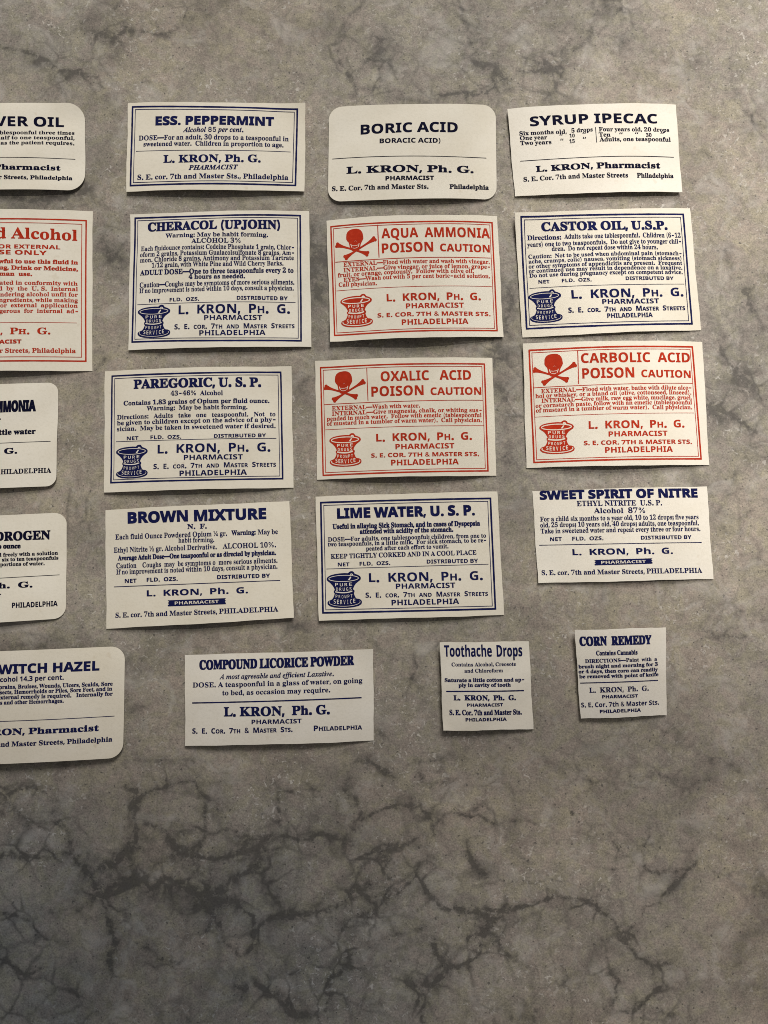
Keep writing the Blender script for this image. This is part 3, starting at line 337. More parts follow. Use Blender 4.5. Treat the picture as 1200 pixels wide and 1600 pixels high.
"8":[0.891,[270,-2,311,11,346,33,372,61,388,95,394,133,391,164,381,192,365,217,345,237,322,252,295,262,328,277,353,303,370,336,375,374,370,410,355,442,332,469,301,489,264,502,222,507,180,502,143,489,112,469,89,442,74,410,69,374,75,336,91,303,117,277,150,260,123,252,99,237,79,217,64,192,54,164,51,133,56,95,73,61,99,33,133,11,175,-2,222,-7],[191,51,164,59,143,72,127,90,117,111,113,136,117,162,128,185,144,204,166,219,193,228,222,231,252,228,278,219,300,204,317,185,327,162,331,136,328,111,317,90,301,72,280,59,253,51,222,48],[197,287,175,295,156,308,142,325,133,345,131,369,133,393,142,413,156,429,174,442,197,449,222,452,248,449,270,442,289,429,302,413,311,393,314,369,311,345,302,325,288,308,269,295,247,287,222,285]],
"5":[0.891,[263,-1,303,15,337,41,363,74,379,115,384,160,381,195,372,227,358,256,339,280,316,300,289,315,258,325,226,328,174,319,132,296,148,444,360,444,360,500,94,500,66,248,126,242,165,264,214,272,244,268,270,258,292,240,308,217,319,190,322,159,319,129,309,103,293,80,271,63,246,53,217,49,170,59,136,87,125,107,120,128,59,128,65,92,81,59,106,32,138,11,175,-2,217,-7]],
".":[0.369,[111,-1,126,9,135,23,139,40,135,58,126,72,111,82,94,85,76,82,62,72,52,58,49,40,52,23,62,9,76,-1,94,-4]]}
}
# label: [description, ink, four corners (mm; top left, top right, bottom right, bottom left), arch height mm, corner radius mm, print]
LABELS = [
["blue-bordered label headed ESS. PEPPERMINT in the top row, left of BORIC ACID","n",[[-76.48,122.59,0.72],[-23.39,121.81,0.94],[-23.44,94.9,1.03],[-76.13,94.76,1.3]],1.1,0.0,[
 ["B",0.0273,0.0471,0.9547,0.0634,0.9484,0.932,0.0246,0.9333,0.4577,0.8645,0.1627],
 ["T","H","G",0.035,"ESS. PEPPERMINT",0.1621,0.2582,0.8228,0.2571,0.0939,0],
 ["T","D","I",0,"Alcohol 85 per cent.",0.317,0.3452,0.6543,0.3407,0.0547,0],
 ["T","D","S",-0.004,"DOSE—For an adult, 30 drops to a teaspoonful in",0.0664,0.429,0.9075,0.4291,0.0526,0],
 ["T","D","S",-0.004,"sweetened water.  Children in proportion to age.",0.0946,0.4986,0.8785,0.5006,0.0505,0],
 ["R",0.0522,0.5517,0.9196,0.5521,0.1526],
 ["T","K","S",0.01,"L. KRON, Ph. G.",0.2105,0.6881,0.7517,0.6798,0.0813,0],
 ["T","K","I",0.01,"PHARMACIST",0.3529,0.7735,0.6291,0.7666,0.0502,0],
 ["T","A","S",0.0,"S. E. cor. 7th and Master Sts., Philadelphia",0.064,0.8714,0.9083,0.8706,0.054,0]]],
["round-cornered label headed BORIC ACID in dark print, visibly arched, in the top row","k",[[-16.43,120.94,0.93],[33.3,121.41,1.26],[33.35,92.73,0.3],[-16.55,91.8,0.44]],1.6,3.82,[
 ["T","H","G",0,"BORIC ACID",0.1928,0.3031,0.7688,0.3005,0.1013,0],
 ["T","H","G",0.0,"BORACIC ACID)",0.3054,0.4096,0.6651,0.4151,0.0473,0],
 ["R",0.0235,0.5449,0.9406,0.5614,0.1848],
 ["T","K","S",0.02,"L. KRON, Ph. G.",0.1094,0.7109,0.8598,0.7242,0.0682,0],
 ["T","K","G",0.02,"PHARMACIST",0.3408,0.8004,0.6267,0.803,0.0421,0],
 ["T","A","S",0.01,"S. E. Cor. 7th and Master Sts.",0.0234,0.8865,0.5927,0.8953,0.0469,0],
 ["T","A","S",0.02,"Philadelphia",0.719,0.8976,0.952,0.8993,0.0456,0]]],
["square-cornered borderless label headed SYRUP IPECAC, rightmost of the top row","k",[[36.8,120.38,1.3],[87.16,122.23,0.77],[87.97,94.6,1.22],[38.77,93.6,0.3]],1.4,0.0,[
 ["T","H","G",0,"SYRUP IPECAC",0.1243,0.2161,0.8795,0.2252,0.1052,0],
 ["T","D","S",0,"Six months old,",0.0568,0.311,0.3315,0.3254,0.0452,0],
 ["T","D","S",0,"5 drops",0.361,0.3173,0.4867,0.3104,0.0452,0],
 ["T","D","S",0,"Four years old, 20 drops",0.5236,0.3106,0.9466,0.3224,0.0454,0],
 ["T","D","S",0,"One year",0.0574,0.3639,0.216,0.376,0.0451,0],
 ["T","D","S",0,"“",0.2893,0.37,0.308,0.372,0.0451,0],
 ["T","D","S",0,"10",0.3476,0.3686,0.3786,0.3696,0.0361,0],
 ["T","D","S",0,"“",0.4252,0.3607,0.4449,0.3621,0.0452,0],
 ["T","D","S",0,"Ten",0.5213,0.3703,0.5897,0.3733,0.0452,0],
 ["T","D","S",0,"“",0.6431,0.3747,0.6633,0.3751,0.0453,0],
 ["T","D","S",0,"“",0.7374,0.3756,0.7577,0.3755,0.0454,0],
 ["T","D","S",0,"30",0.8029,0.384,0.8361,0.3833,0.0418,0],
 ["T","D","S",0,"“",0.8914,0.3724,0.9121,0.3715,0.0456,0],
 ["T","D","S",0,"Two years",0.0568,0.422,0.2389,0.4332,0.0451,0],
 ["T","D","S",0,"“",0.2918,0.4247,0.3105,0.4266,0.0451,0],
 ["T","D","S",0,"15",0.345,0.4336,0.3761,0.4328,0.0397,0],
 ["T","D","S",0,"“",0.4248,0.4168,0.4437,0.4182,0.0451,0],
 ["T","D","S",0,"Adults, one teaspoonful",0.5229,0.4266,0.9501,0.4351,0.0471,0],
 ["R",0.5045,0.2661,0.5054,0.4383,0.1895],
 ["R",0.0491,0.6023,0.9651,0.605,0.1895],
 ["T","K","S",0.025,"L. KRON, Pharmacist",0.1373,0.7349,0.8772,0.7316,0.0629,0],
 ["T","A","S",0.0,"S. E. Cor. 7th and Master Streets",0.0589,0.8356,0.6769,0.8355,0.0502,0],
 ["T","A","S",0.01,"Philadelphia",0.7318,0.8379,0.9537,0.8404,0.0504,0]]],
["round-cornered label whose heading ends VER OIL, above the tall red-printed alcohol label","k",[[-142.96,121.36,0.44],[-89.44,122.4,0.3],[-88.51,95.26,0.58],[-141.4,94.84,0.63]],1.5,5.13,[
 ["T","H","G",0,"VER OIL",0.5094,0.2661,0.8843,0.268,0.1068,0],
 ["T","D","S",0.0,"tablespoonful three times",0.5012,0.3615,0.9434,0.3584,0.0409,0],
 ["T","D","S",0.0,"half to one teaspoonful,",0.5173,0.4215,0.9435,0.419,0.0408,0],
 ["T","D","S",0.0,"as the patient requires.",0.5409,0.4826,0.9425,0.4795,0.0407,0],
 ["R",0.0383,0.6355,0.9468,0.6355,0.1584],
 ["T","K","S",0.025,"Pharmacist",0.5017,0.7706,0.8667,0.7696,0.0565,0],
 ["T","A","S",0.02,"r Streets, Philadelphia",0.5296,0.8779,0.9329,0.8819,0.044,0]]],
["tall red-printed label with double red border whose heading ends in the word Alcohol","r",[[-140.7,89.17,0.3],[-86.14,89.24,0.3],[-84.71,41.08,0.3],[-137.45,39.86,1.25]],1.6,0.0,[
 ["B",0.0346,0.0633,0.9659,0.0612,0.966,0.9401,0.0346,0.9408,0.377,1.1938,0.1571],
 ["T","H","S",-0.015,"d Alcohol",0.4902,0.1828,0.9202,0.1903,0.0665,0],
 ["T","H","G",0.0,"OR EXTERNAL",0.5042,0.2476,0.8317,0.2489,0.0243,0],
 ["T","H","G",0.0,"SE ONLY",0.5078,0.2846,0.7604,0.2875,0.027,0],
 ["T","D","S",0.03,"wful to use this fluid in",0.5055,0.3396,0.9244,0.3411,0.0243,0],
 ["T","D","S",0.03,"ug, Drink or Medicine,",0.5078,0.3785,0.9234,0.3832,0.0242,0],
 ["T","D","S",0.03,"man  use.",0.5096,0.4166,0.6825,0.4182,0.0241,0],
 ["T","D","S",-0.012,"ated in conformity with",0.5096,0.472,0.9236,0.4738,0.0241,0],
 ["T","D","S",-0.012,"d  by  the  U. S.  Internal",0.5056,0.5079,0.9248,0.5082,0.0241,0],
 ["T","D","S",-0.012,"ndering alcohol unfit for",0.5137,0.5446,0.9249,0.5425,0.0241,0],
 ["T","D","S",-0.012,"ngredients, while making",0.5079,0.5791,0.925,0.5782,0.024,0],
 ["T","D","S",-0.012,"or  external  application",0.5138,0.6116,0.924,0.6111,0.024,0],
 ["T","D","S",-0.012,"gerous  for  internal  ad-",0.5097,0.646,0.9252,0.646,0.024,0],
 ["R",0.044,0.7064,0.9214,0.7064,0.1257],
 ["T","K","S",0,",  Ph.  G.",0.5174,0.7768,0.7799,0.7774,0.0383,1],
 ["T","K","G",0.03,"ACIST",0.5098,0.8346,0.6284,0.8338,0.0224,0],
 ["T","A","S",0.0,"r Streets, Philadelphia",0.5128,0.8903,0.9133,0.8905,0.0264,0]]],
["round-cornered label whose heading ends MMONIA, just below the tall red-printed alcohol label","k",[[-138.59,35.39,0.98],[-94.38,37.59,0.3],[-93.64,7.36,1.03],[-138.06,5.26,0.3]],1.4,2.76,[
 ["T","H","G",0.04,"MMONIA",0.6135,0.2715,0.8604,0.2677,0.0993,0],
 ["T","H","G",0.04,".",0.635,0.3438,0.6471,0.3438,0.0464,0],
 ["T","D","S",0.03,"ttle water",0.6359,0.4894,0.8649,0.4909,0.0493,0],
 ["R",0.0364,0.57,0.9616,0.57,0.1608],
 ["T","K","S",0.03,"G.",0.6729,0.6726,0.7523,0.6735,0.0506,0],
 ["T","A","S",0.0,"HILADELPHIA",0.655,0.8676,0.9686,0.8701,0.0443,0]]],
["round-cornered label whose heading ends DROGEN, above the WITCH HAZEL label","k",[[-135.55,-2.58,0.71],[-90.58,-0.16,0.3],[-89.8,-30.12,0.3],[-133.64,-32.79,1.17]],1.5,3.4,[
 ["T","H","S",0.03,"DROGEN",0.5656,0.2378,0.9019,0.2463,0.0801,0],
 ["T","H","S",0.05,"o ounce",0.5857,0.3116,0.7226,0.3188,0.0436,0],
 ["T","D","S",0.015,"d freely with a solution",0.587,0.3874,0.9481,0.3967,0.0331,0],
 ["T","D","S",0.02,"six to ten teaspoonfuls",0.6094,0.4335,0.9508,0.4423,0.0331,0],
 ["T","D","S",0.015,"portions of water.",0.5977,0.4774,0.867,0.4884,0.033,0],
 ["R",0.0382,0.5888,0.9603,0.5888,0.1566],
 ["T","K","S",0.03,"h.  G.",0.586,0.683,0.7937,0.6892,0.0507,0],
 ["T","K","G",0.03,".",0.5912,0.7429,0.6021,0.7431,0.0372,0],
 ["T","A","G",0.0,"PHILADELPHIA",0.6729,0.8727,0.95,0.8807,0.0477,0]]],
["round-cornered label headed WITCH HAZEL, left of COMPOUND LICORICE POWDER in the bottom row","n",[[-125.62,-39.9,0.3],[-72.79,-37.86,0.3],[-72.19,-68.27,1.37],[-123.86,-70.5,1.17]],1.5,3.91,[
 ["T","H","G",0.02,"WITCH HAZEL",0.3402,0.2045,0.8688,0.2084,0.0815,0],
 ["T","D","G",0.0,"Alcohol 14.3 per cent.",0.3137,0.2764,0.6847,0.2778,0.042,0],
 ["T","D","S",0.02,"Sprains, Bruises, Wounds, Ulcers, Scalds, Sore",0.3281,0.3381,0.9401,0.3511,0.0343,0],
 ["T","D","S",0.02,"insects, Hemorrhoids or Piles, Sore Feet, and in",0.3227,0.3853,0.9379,0.396,0.0343,0],
 ["T","D","S",0.02,"external remedy is required.   Internally for",0.3381,0.4308,0.9411,0.4412,0.0342,0],
 ["T","D","S",0.02,"ss and other Hemorrhages.",0.3385,0.4773,0.6879,0.4818,0.0341,0],
 ["R",0.0338,0.6272,0.9521,0.6272,0.1777],
 ["T","K","S",0.03,"KRON, Pharmacist",0.2549,0.7459,0.8722,0.749,0.0527,0],
 ["T","A","S",0.01,"and Master Streets, Philadelphia",0.3382,0.8488,0.9433,0.8506,0.0413,0]]],
["blue-bordered label with blue mortar and ALCOHOL 3% line, directly below the ESS. PEPPERMINT label","n",[[-74.87,88.08,0.3],[-22.1,88.79,1.33],[-21.1,48.1,0.57],[-74.24,47.14,0.82]],1.3,0.0,[
 ["B",0.0283,0.03,0.9511,0.0359,0.945,0.9576,0.0216,0.9435,0.4421,0.786,0.1572],
 ["T","H","S",0.03,"CHERACOL (UPJOHN)",0.1019,0.1291,0.8378,0.1364,0.0615,0],
 ["T","D","S",0.0,"Warning: May be habit forming.",0.2013,0.1842,0.7717,0.1945,0.0307,0],
 ["T","D","S",-0.02,"ALCOHOL 3%",0.3486,0.2338,0.6211,0.2379,0.0331,0],
 ["T","D","S",-0.015,"Each fluidounce contains: Codeine Phosphate 1 grain, Chlor-",0.0628,0.2757,0.9134,0.2869,0.033,0],
 ["T","D","S",-0.015,"oform 2 grains, Potassium Guaiacolsulfonate 8 grains, Am-",0.0586,0.3197,0.913,0.3272,0.033,0],
 ["T","D","S",-0.015,"mon. Chloride 8 grains, Antimony and Potassium Tartrate",0.0591,0.3616,0.9125,0.3651,0.0329,0],
 ["T","D","S",-0.015,"1/12 grain, with White Pine and Wild Cherry Barks.",0.1264,0.4043,0.8541,0.4062,0.0329,0],
 ["T","D","S",0.015,"ADULT DOSE—One to three teaspoonfuls every 2 to",0.0612,0.4575,0.9096,0.4601,0.0353,0],
 ["T","D","S",0.015,"4 hours as needed.",0.3329,0.4946,0.6426,0.4989,0.0316,0],
 ["T","D","S",-0.015,"Caution—Coughs may be symptoms of more serious ailments.",0.0595,0.5467,0.9122,0.5463,0.0352,0],
 ["T","D","S",-0.015,"If no improvement is noted within 10 days, consult a physician.",0.0581,0.5869,0.9081,0.5889,0.0327,0],
 ["T","N","G",0.0,"NET",0.1122,0.6585,0.1744,0.6596,0.0243,0],
 ["T","N","G",0,"FLD.  OZS.",0.2279,0.6575,0.3909,0.6581,0.0254,0],
 ["T","N","G",0,"DISTRIBUTED BY",0.5993,0.6582,0.8758,0.6608,0.0266,0],
 ["R",0.047,0.6714,0.9179,0.6759,0.1474],
 ["M",0.1423,0.8001,0.1836,0.2419],
 ["T","K","G",-0.015,"L.  KRON,  Ph.  G.",0.279,0.7542,0.8838,0.7549,0.0651,1],
 ["T","K","G",-0.015,"PHARMACIST",0.4202,0.8026,0.7352,0.8039,0.0349,0],
 ["T","A","G",-0.01,"S.  E.  cor.  7th  and  Master  Streets",0.2567,0.8641,0.9103,0.8643,0.036,1],
 ["T","A","G",-0.015,"PHILADELPHIA",0.3932,0.9124,0.7523,0.9133,0.0372,0]]],
["red skull-and-crossbones label headed AQUA AMMONIA, directly below the BORIC ACID label","r",[[-17.01,86.41,0.3],[33.32,87.16,1.29],[34.69,50.9,0.84],[-15.49,49.22,1.34]],2.2,0.0,[
 ["B",0.0253,0.0558,0.9665,0.0562,0.9648,0.9476,0.0256,0.9488,0.3765,0.706,0.1506],
 ["K",0.1675,0.214,0.2312,0.2484],
 ["R",0.2988,0.0701,0.2994,0.3392,0.2824],
 ["T","H","G",-0.012,"AQUA  AMMONIA",0.3187,0.184,0.9495,0.1855,0.0793,0],
 ["T","H","G",-0.012,"POISON",0.3179,0.3051,0.6139,0.303,0.0788,0],
 ["T","H","G",-0.008,"CAUTION",0.6547,0.3019,0.9452,0.3041,0.0609,0],
 ["R",0.0443,0.354,0.9474,0.3504,0.2118],
 ["T","D","S",-0.02,"EXTERNAL—Flood with water and wash with vinegar.",0.0921,0.3953,0.94,0.3986,0.0327,0],
 ["T","D","S",-0.02,"INTERNAL—Give vinegar, or juice of lemon, grape-",0.0909,0.4399,0.9404,0.4396,0.0327,0],
 ["T","D","S",-0.02,"fruit, or orange, copiously.  Follow with olive oil.",0.0562,0.4777,0.8446,0.478,0.0326,0],
 ["T","D","S",-0.02,"EYES—Wash out with 5 per cent boric-acid solution.",0.0889,0.5196,0.9376,0.5177,0.0326,0],
 ["T","D","S",-0.02,"Call physician.",0.0589,0.5553,0.28,0.5627,0.0326,0],
 ["R",0.045,0.5876,0.9474,0.5872,0.1412],
 ["M",0.1574,0.7605,0.1844,0.2651],
 ["T","K","G",-0.01,"L.  KRON,  Ph.  G.",0.334,0.7005,0.8754,0.699,0.0585,1],
 ["T","K","G",-0.01,"PHARMACIST",0.4424,0.7637,0.7767,0.7637,0.0402,0],
 ["T","A","G",0,"S. E. COR. 7TH & MASTER STS.",0.277,0.8258,0.9293,0.8284,0.0324,0],
 ["T","A","G",-0.01,"PHILADELPHIA",0.4145,0.8954,0.7982,0.895,0.0439,0]]],
["blue-bordered label headed CASTOR OIL, U.S.P., directly below the SYRUP IPECAC label","n",[[38.41,87.83,1.21],[90.5,90.22,0.3],[92.45,53.22,0.3],[40.3,50.93,0.3]],1.2,0.0,[
 ["B",0.0329,0.033,0.9561,0.0528,0.9508,0.948,0.0265,0.9315,0.4565,0.9129,0.1623],
 ["T","H","S",0.03,"CASTOR OIL, U.S.P.",0.1456,0.1521,0.8533,0.1765,0.0668,0],
 ["T","D","S",0.01,"Directions:",0.0628,0.2174,0.2497,0.2269,0.036,0],
 ["T","D","S",-0.01,"Adults take one tablespoonful.  Children (6-12",0.2689,0.2243,0.9288,0.246,0.0376,0],
 ["T","D","S",-0.01,"years) one to two teaspoonfuls.  Do not give to younger chil-",0.0603,0.2728,0.9277,0.2951,0.0361,0],
 ["T","D","S",-0.01,"dren.  Do not repeat dose within 24 hours.",0.1951,0.3165,0.7891,0.3393,0.036,0],
 ["T","D","S",-0.005,"Caution:  Not to be used when abdominal pain (stomach-",0.0618,0.3673,0.9247,0.3904,0.0318,0],
 ["T","D","S",-0.005,"ache, cramps, colic) nausea, vomiting (stomach sickness)",0.062,0.4061,0.9222,0.4296,0.0318,0],
 ["T","D","S",-0.005,"or other symptoms of appendicitis are present.  Frequent",0.0602,0.4461,0.9247,0.4687,0.0318,0],
 ["T","D","S",-0.005,"or continued use may result in dependence on a laxative.",0.0595,0.4834,0.9224,0.5064,0.0317,0],
 ["T","D","S",-0.005,"Do not use during pregnancy except on competent advice.",0.0607,0.5208,0.9221,0.5426,0.0317,0],
 ["T","N","G",0,"NET",0.1083,0.5753,0.1696,0.5784,0.0275,0],
 ["T","N","G",0,"FLD.  OZS.",0.2378,0.5776,0.4009,0.5819,0.0275,0],
 ["T","N","G",0,"DISTRIBUTED BY",0.5943,0.5822,0.8676,0.5904,0.0277,0],
 ["R",0.0568,0.6088,0.9268,0.6249,0.1522],
 ["M",0.1381,0.7613,0.1818,0.2659],
 ["T","K","G",-0.01,"L.  KRON,  Ph.  G.",0.2852,0.7137,0.9138,0.7218,0.0674,1],
 ["T","K","G",-0.005,"PHARMACIST",0.4533,0.7671,0.7731,0.7761,0.0384,0],
 ["T","A","G",0,"S.  E.  cor.  7th  and  Master  Streets",0.262,0.8244,0.9184,0.8368,0.0397,1],
 ["T","A","G",0,"PHILADELPHIA",0.476,0.8797,0.7297,0.886,0.0356,0]]],
["blue-bordered label headed PAREGORIC, U.S.P., above the BROWN MIXTURE label","n",[[-81.03,41.0,0.3],[-26.86,42.32,0.3],[-25.89,6.97,0.3],[-80.0,5.54,0.69]],1.7,0.0,[
 ["B",0.0413,0.0451,0.943,0.0489,0.9441,0.926,0.0384,0.9231,0.4176,0.7888,0.1485],
 ["T","H","S",0.03,"PAREGORIC, U. S. P.",0.1616,0.1584,0.835,0.1651,0.0716,0],
 ["T","D","S",0.0,"43-46%  Alcohol",0.3606,0.2273,0.637,0.2338,0.037,0],
 ["T","D","S",0.012,"Contains 1.83 grains of Opium per fluid ounce.",0.1058,0.2937,0.8792,0.3007,0.0356,0],
 ["T","D","S",0.0,"Warning:  May be habit forming.",0.2314,0.3443,0.7639,0.3499,0.0343,0],
 ["T","D","S",-0.003,"Directions:   Adults   take   one   teaspoonful.   Not   to",0.07,0.4075,0.9116,0.4121,0.0355,0],
 ["T","D","S",-0.003,"be given to children except on the advice of a phy-",0.0702,0.455,0.9112,0.457,0.0355,0],
 ["T","D","S",-0.003,"sician.  May be taken in sweetened water if desired.",0.0703,0.5037,0.9107,0.5098,0.0354,0],
 ["T","N","G",0,"NET",0.124,0.581,0.1866,0.5809,0.0289,0],
 ["T","N","G",0,"FLD.  OZS.",0.2514,0.5794,0.4144,0.5823,0.0288,0],
 ["T","N","G",0,"DISTRIBUTED BY",0.5888,0.5837,0.8607,0.5844,0.0288,0],
 ["R",0.0645,0.5901,0.9149,0.5955,0.1624],
 ["M",0.1514,0.7586,0.173,0.2738],
 ["T","K","G",-0.015,"L.  KRON,  Ph.  G.",0.2899,0.6991,0.8796,0.7001,0.0705,1],
 ["T","K","G",-0.01,"PHARMACIST",0.43,0.7591,0.7382,0.7628,0.0404,0],
 ["T","A","G",-0.01,"S.  E.  cor.  7th  and  Master  Streets",0.2685,0.8256,0.9101,0.8262,0.0403,1],
 ["T","A","G",-0.01,"PHILADELPHIA",0.4069,0.8879,0.7581,0.8883,0.0428,0]]],
["red skull-and-crossbones label headed OXALIC ACID POISON, above the LIME WATER label","r",[[-19.99,43.84,0.3],[31.41,44.73,0.82],[32.26,10.43,0.3],[-19.17,9.32,0.3]],2.2,0.0,[
 ["B",0.0305,0.058,0.9527,0.0527,0.9526,0.9597,0.0347,0.9674,0.3716,0.7431,0.1486],
 ["K",0.1638,0.2251,0.2258,0.259],
 ["R",0.291,0.0744,0.2939,0.3555,0.2322],
 ["T","H","G",-0.012,"OXALIC   ACID",0.3679,0.1954,0.8738,0.1889,0.0815,0],
 ["T","H","G",-0.012,"POISON",0.3141,0.3214,0.6048,0.3181,0.0825,0],
 ["T","H","G",-0.008,"CAUTION",0.6441,0.3187,0.9292,0.3173,0.0625,0],
 ["R",0.0443,0.3733,0.9391,0.3633,0.1858],
 ["T","D","S",-0.02,"EXTERNAL—Wash with water.",0.0908,0.4246,0.5814,0.423,0.0337,0],
 ["T","D","S",-0.02,"INTERNAL—Give magnesia, chalk, or whiting sus-",0.0903,0.4692,0.9277,0.4628,0.0337,0],
 ["T","D","S",-0.02,"pended in much water.  Follow with emetic (tablespoonful",0.0608,0.5103,0.9267,0.5049,0.0336,0],
 ["T","D","S",-0.02,"of mustard in a tumbler of warm water).  Call physician.",0.0603,0.5509,0.9258,0.547,0.0336,0],
 ["R",0.0509,0.5853,0.9369,0.578,0.1393],
 ["M",0.1617,0.7631,0.1779,0.2793],
 ["T","K","G",-0.01,"L.  KRON,  Ph.  G.",0.335,0.702,0.8652,0.6961,0.063,1],
 ["T","K","G",-0.01,"PHARMACIST",0.4403,0.7706,0.7674,0.7685,0.0428,0],
 ["T","A","G",0,"S. E. COR. 7TH & MASTER STS.",0.3045,0.8343,0.9037,0.8347,0.0334,0],
 ["T","A","G",-0.01,"PHILADELPHIA",0.4141,0.9044,0.7887,0.904,0.0467,0]]],
["red skull-and-crossbones label headed CARBOLIC ACID POISON, directly below the CASTOR OIL label","r",[[40.29,48.83,1.07],[92.65,49.59,0.47],[93.35,13.44,0.3],[40.84,12.63,0.47]],2.2,0.0,[
 ["B",0.0325,0.0563,0.9382,0.0428,0.9551,0.9494,0.0415,0.9577,0.4206,0.7478,0.1496],
 ["K",0.1661,0.216,0.2282,0.2518],
 ["R",0.2937,0.0696,0.2924,0.3407,0.2571],
 ["T","H","G",-0.012,"CARBOLIC  ACID",0.3102,0.1764,0.9192,0.1706,0.0777,0],
 ["T","H","G",-0.012,"POISON",0.3142,0.2992,0.5985,0.2968,0.0812,0],
 ["T","H","G",-0.008,"CAUTION",0.6386,0.2957,0.9192,0.297,0.0597,0],
 ["R",0.0464,0.361,0.9297,0.3409,0.1869],
 ["T","D","S",-0.02,"EXTERNAL—Flood with water, bathe with dilute alco-",0.0901,0.4054,0.9184,0.3919,0.0321,0],
 ["T","D","S",-0.02,"hol or whiskey, or a bland oil (olive, cottonseed, linseed).",0.0593,0.4433,0.9169,0.4309,0.0321,0],
 ["T","D","S",-0.02,"INTERNAL—Give milk, raw egg white, mucilage, gruel,",0.091,0.4828,0.9182,0.471,0.0321,0],
 ["T","D","S",-0.02,"or cornstarch paste, follow with an emetic (tablespoonful",0.0587,0.5206,0.9186,0.5112,0.032,0],
 ["T","D","S",-0.02,"of mustard in a tumbler of warm water).  Call physician.",0.0596,0.5592,0.9171,0.55,0.032,0],
 ["R",0.0503,0.5959,0.9272,0.5808,0.1402],
 ["M",0.1671,0.7641,0.1854,0.266],
 ["T","K","G",-0.01,"L.  KRON,  Ph.  G.",0.3387,0.704,0.8653,0.698,0.06,1],
 ["T","K","G",-0.01,"PHARMACIST",0.4449,0.7684,0.7689,0.7668,0.0408,0],
 ["T","A","G",0,"S. E. COR. 7TH & MASTER STS.",0.3098,0.8328,0.9047,0.8296,0.0331,0],
 ["T","A","G",-0.01,"PHILADELPHIA",0.4224,0.8974,0.7943,0.8945,0.0445,0]]],
["borderless label headed BROWN MIXTURE, below the PAREGORIC label","n",[[-79.41,0.47,0.87],[-26.99,3.05,0.3],[-25.34,-29.98,1.36],[-78.24,-33.07,0.3]],1.5,0.0,[
 ["T","H","G",0.03,"BROWN MIXTURE",0.1279,0.123,0.8703,0.1431,0.0901,0],
 ["T","H","S",0.02,"N.  F.",0.4493,0.1977,0.5516,0.2018,0.0395,0],
 ["T","D","S",-0.015,"Each fluid Ounce Powdered Opium ¼ gr.",0.0558,0.255,0.66,0.273,0.042,0],
 ["T","D","S",0.02,"Warning:",0.6848,0.2709,0.8125,0.2738,0.0397,0],
 ["T","D","S",-0.015,"May be",0.8252,0.2748,0.9316,0.2785,0.0412,0],
 ["T","D","S",-0.01,"habit forming.",0.3998,0.3103,0.5911,0.3193,0.0393,0],
 ["T","D","S",-0.02,"Ethyl Nitrite ½ gr. Alcohol Derivative.",0.0461,0.3651,0.6038,0.3815,0.0419,0],
 ["T","D","S",-0.025,"ALCOHOL 10%.",0.6371,0.3815,0.9183,0.3903,0.0423,0],
 ["T","D","S",0.03,"Average Adult Dose—One teaspoonful or as directed by physician.",0.0689,0.4319,0.917,0.456,0.0392,0],
 ["T","D","S",-0.02,"Caution",0.0586,0.4984,0.1692,0.5026,0.0417,0],
 ["T","D","S",-0.015,"Coughs  may  be symptoms o  more serious ailments.",0.2025,0.5028,0.9232,0.5235,0.0405,0],
 ["T","D","S",-0.015,"If no improvement is noted within 10 days, consult a physician.",0.0583,0.5495,0.9222,0.5739,0.0404,0],
 ["T","N","G",0.01,"NET",0.1048,0.6247,0.169,0.6276,0.0322,0],
 ["T","N","G",0.01,"FLD.  OZS.",0.2251,0.6257,0.392,0.6308,0.0322,0],
 ["T","N","G",0.01,"DISTRIBUTED BY",0.6037,0.6358,0.8827,0.6467,0.0324,0],
 ["R",0.0442,0.6531,0.9362,0.6759,0.2058],
 ["T","K","G",0.0,"L.  KRON,  Ph.  G.",0.2249,0.7477,0.7624,0.7671,0.0496,0],
 ["Q",0.3371,0.7908,0.6471,0.7997,0.0507,"PHARMACIST",0.3753,0.8302,0.6093,0.8365,0.0254],
 ["T","A","S",0.0,"S. E. cor. 7th and Master Streets,",0.0514,0.9108,0.5979,0.9264,0.04,0],
 ["T","A","S",-0.015,"PHILADELPHIA",0.6097,0.9261,0.9207,0.9369,0.0402,0]]],
["blue-bordered label headed LIME WATER, U.S.P., right of the BROWN MIXTURE label","n",[[-19.53,4.31,0.95],[32.31,5.76,1.12],[33.87,-29.18,0.3],[-18.31,-30.71,1.02]],1.3,0.0,[
 ["B",0.0283,0.0501,0.9596,0.0552,0.9544,0.9489,0.0237,0.9397,0.4579,0.8242,0.1557],
 ["T","H","G",0.035,"LIME WATER, U. S. P.",0.1183,0.1827,0.8663,0.1868,0.0778,0],
 ["T","D","S",0.03,"Useful in allaying Sick Stomach, and in cases of Dyspepsia",0.0902,0.2683,0.8942,0.2736,0.0388,0],
 ["T","D","S",0.03,"attended with acidity of the stomach.",0.238,0.3143,0.7441,0.3175,0.0375,0],
 ["T","D","S",0,"DOSE—For adults, one tablespoonful; children, from one to",0.0618,0.3694,0.9242,0.372,0.0335,0],
 ["T","D","S",0,"two teaspoonfuls, in a little milk.  For sick stomach, to be re-",0.0611,0.4082,0.9229,0.4096,0.0335,0],
 ["T","D","S",0,"peated after each effort to vomit.",0.2678,0.4513,0.7144,0.4508,0.0335,0],
 ["T","D","S",0.0,"KEEP TIGHTLY CORKED AND IN A COOL PLACE",0.0748,0.5083,0.8665,0.5085,0.036,0],
 ["T","N","G",0,"NET",0.1119,0.5718,0.1746,0.572,0.0296,0],
 ["T","N","G",0,"FLD.  OZS.",0.2302,0.5706,0.3948,0.5714,0.0295,0],
 ["T","N","G",0,"DISTRIBUTED BY",0.5941,0.5696,0.873,0.5733,0.0309,0],
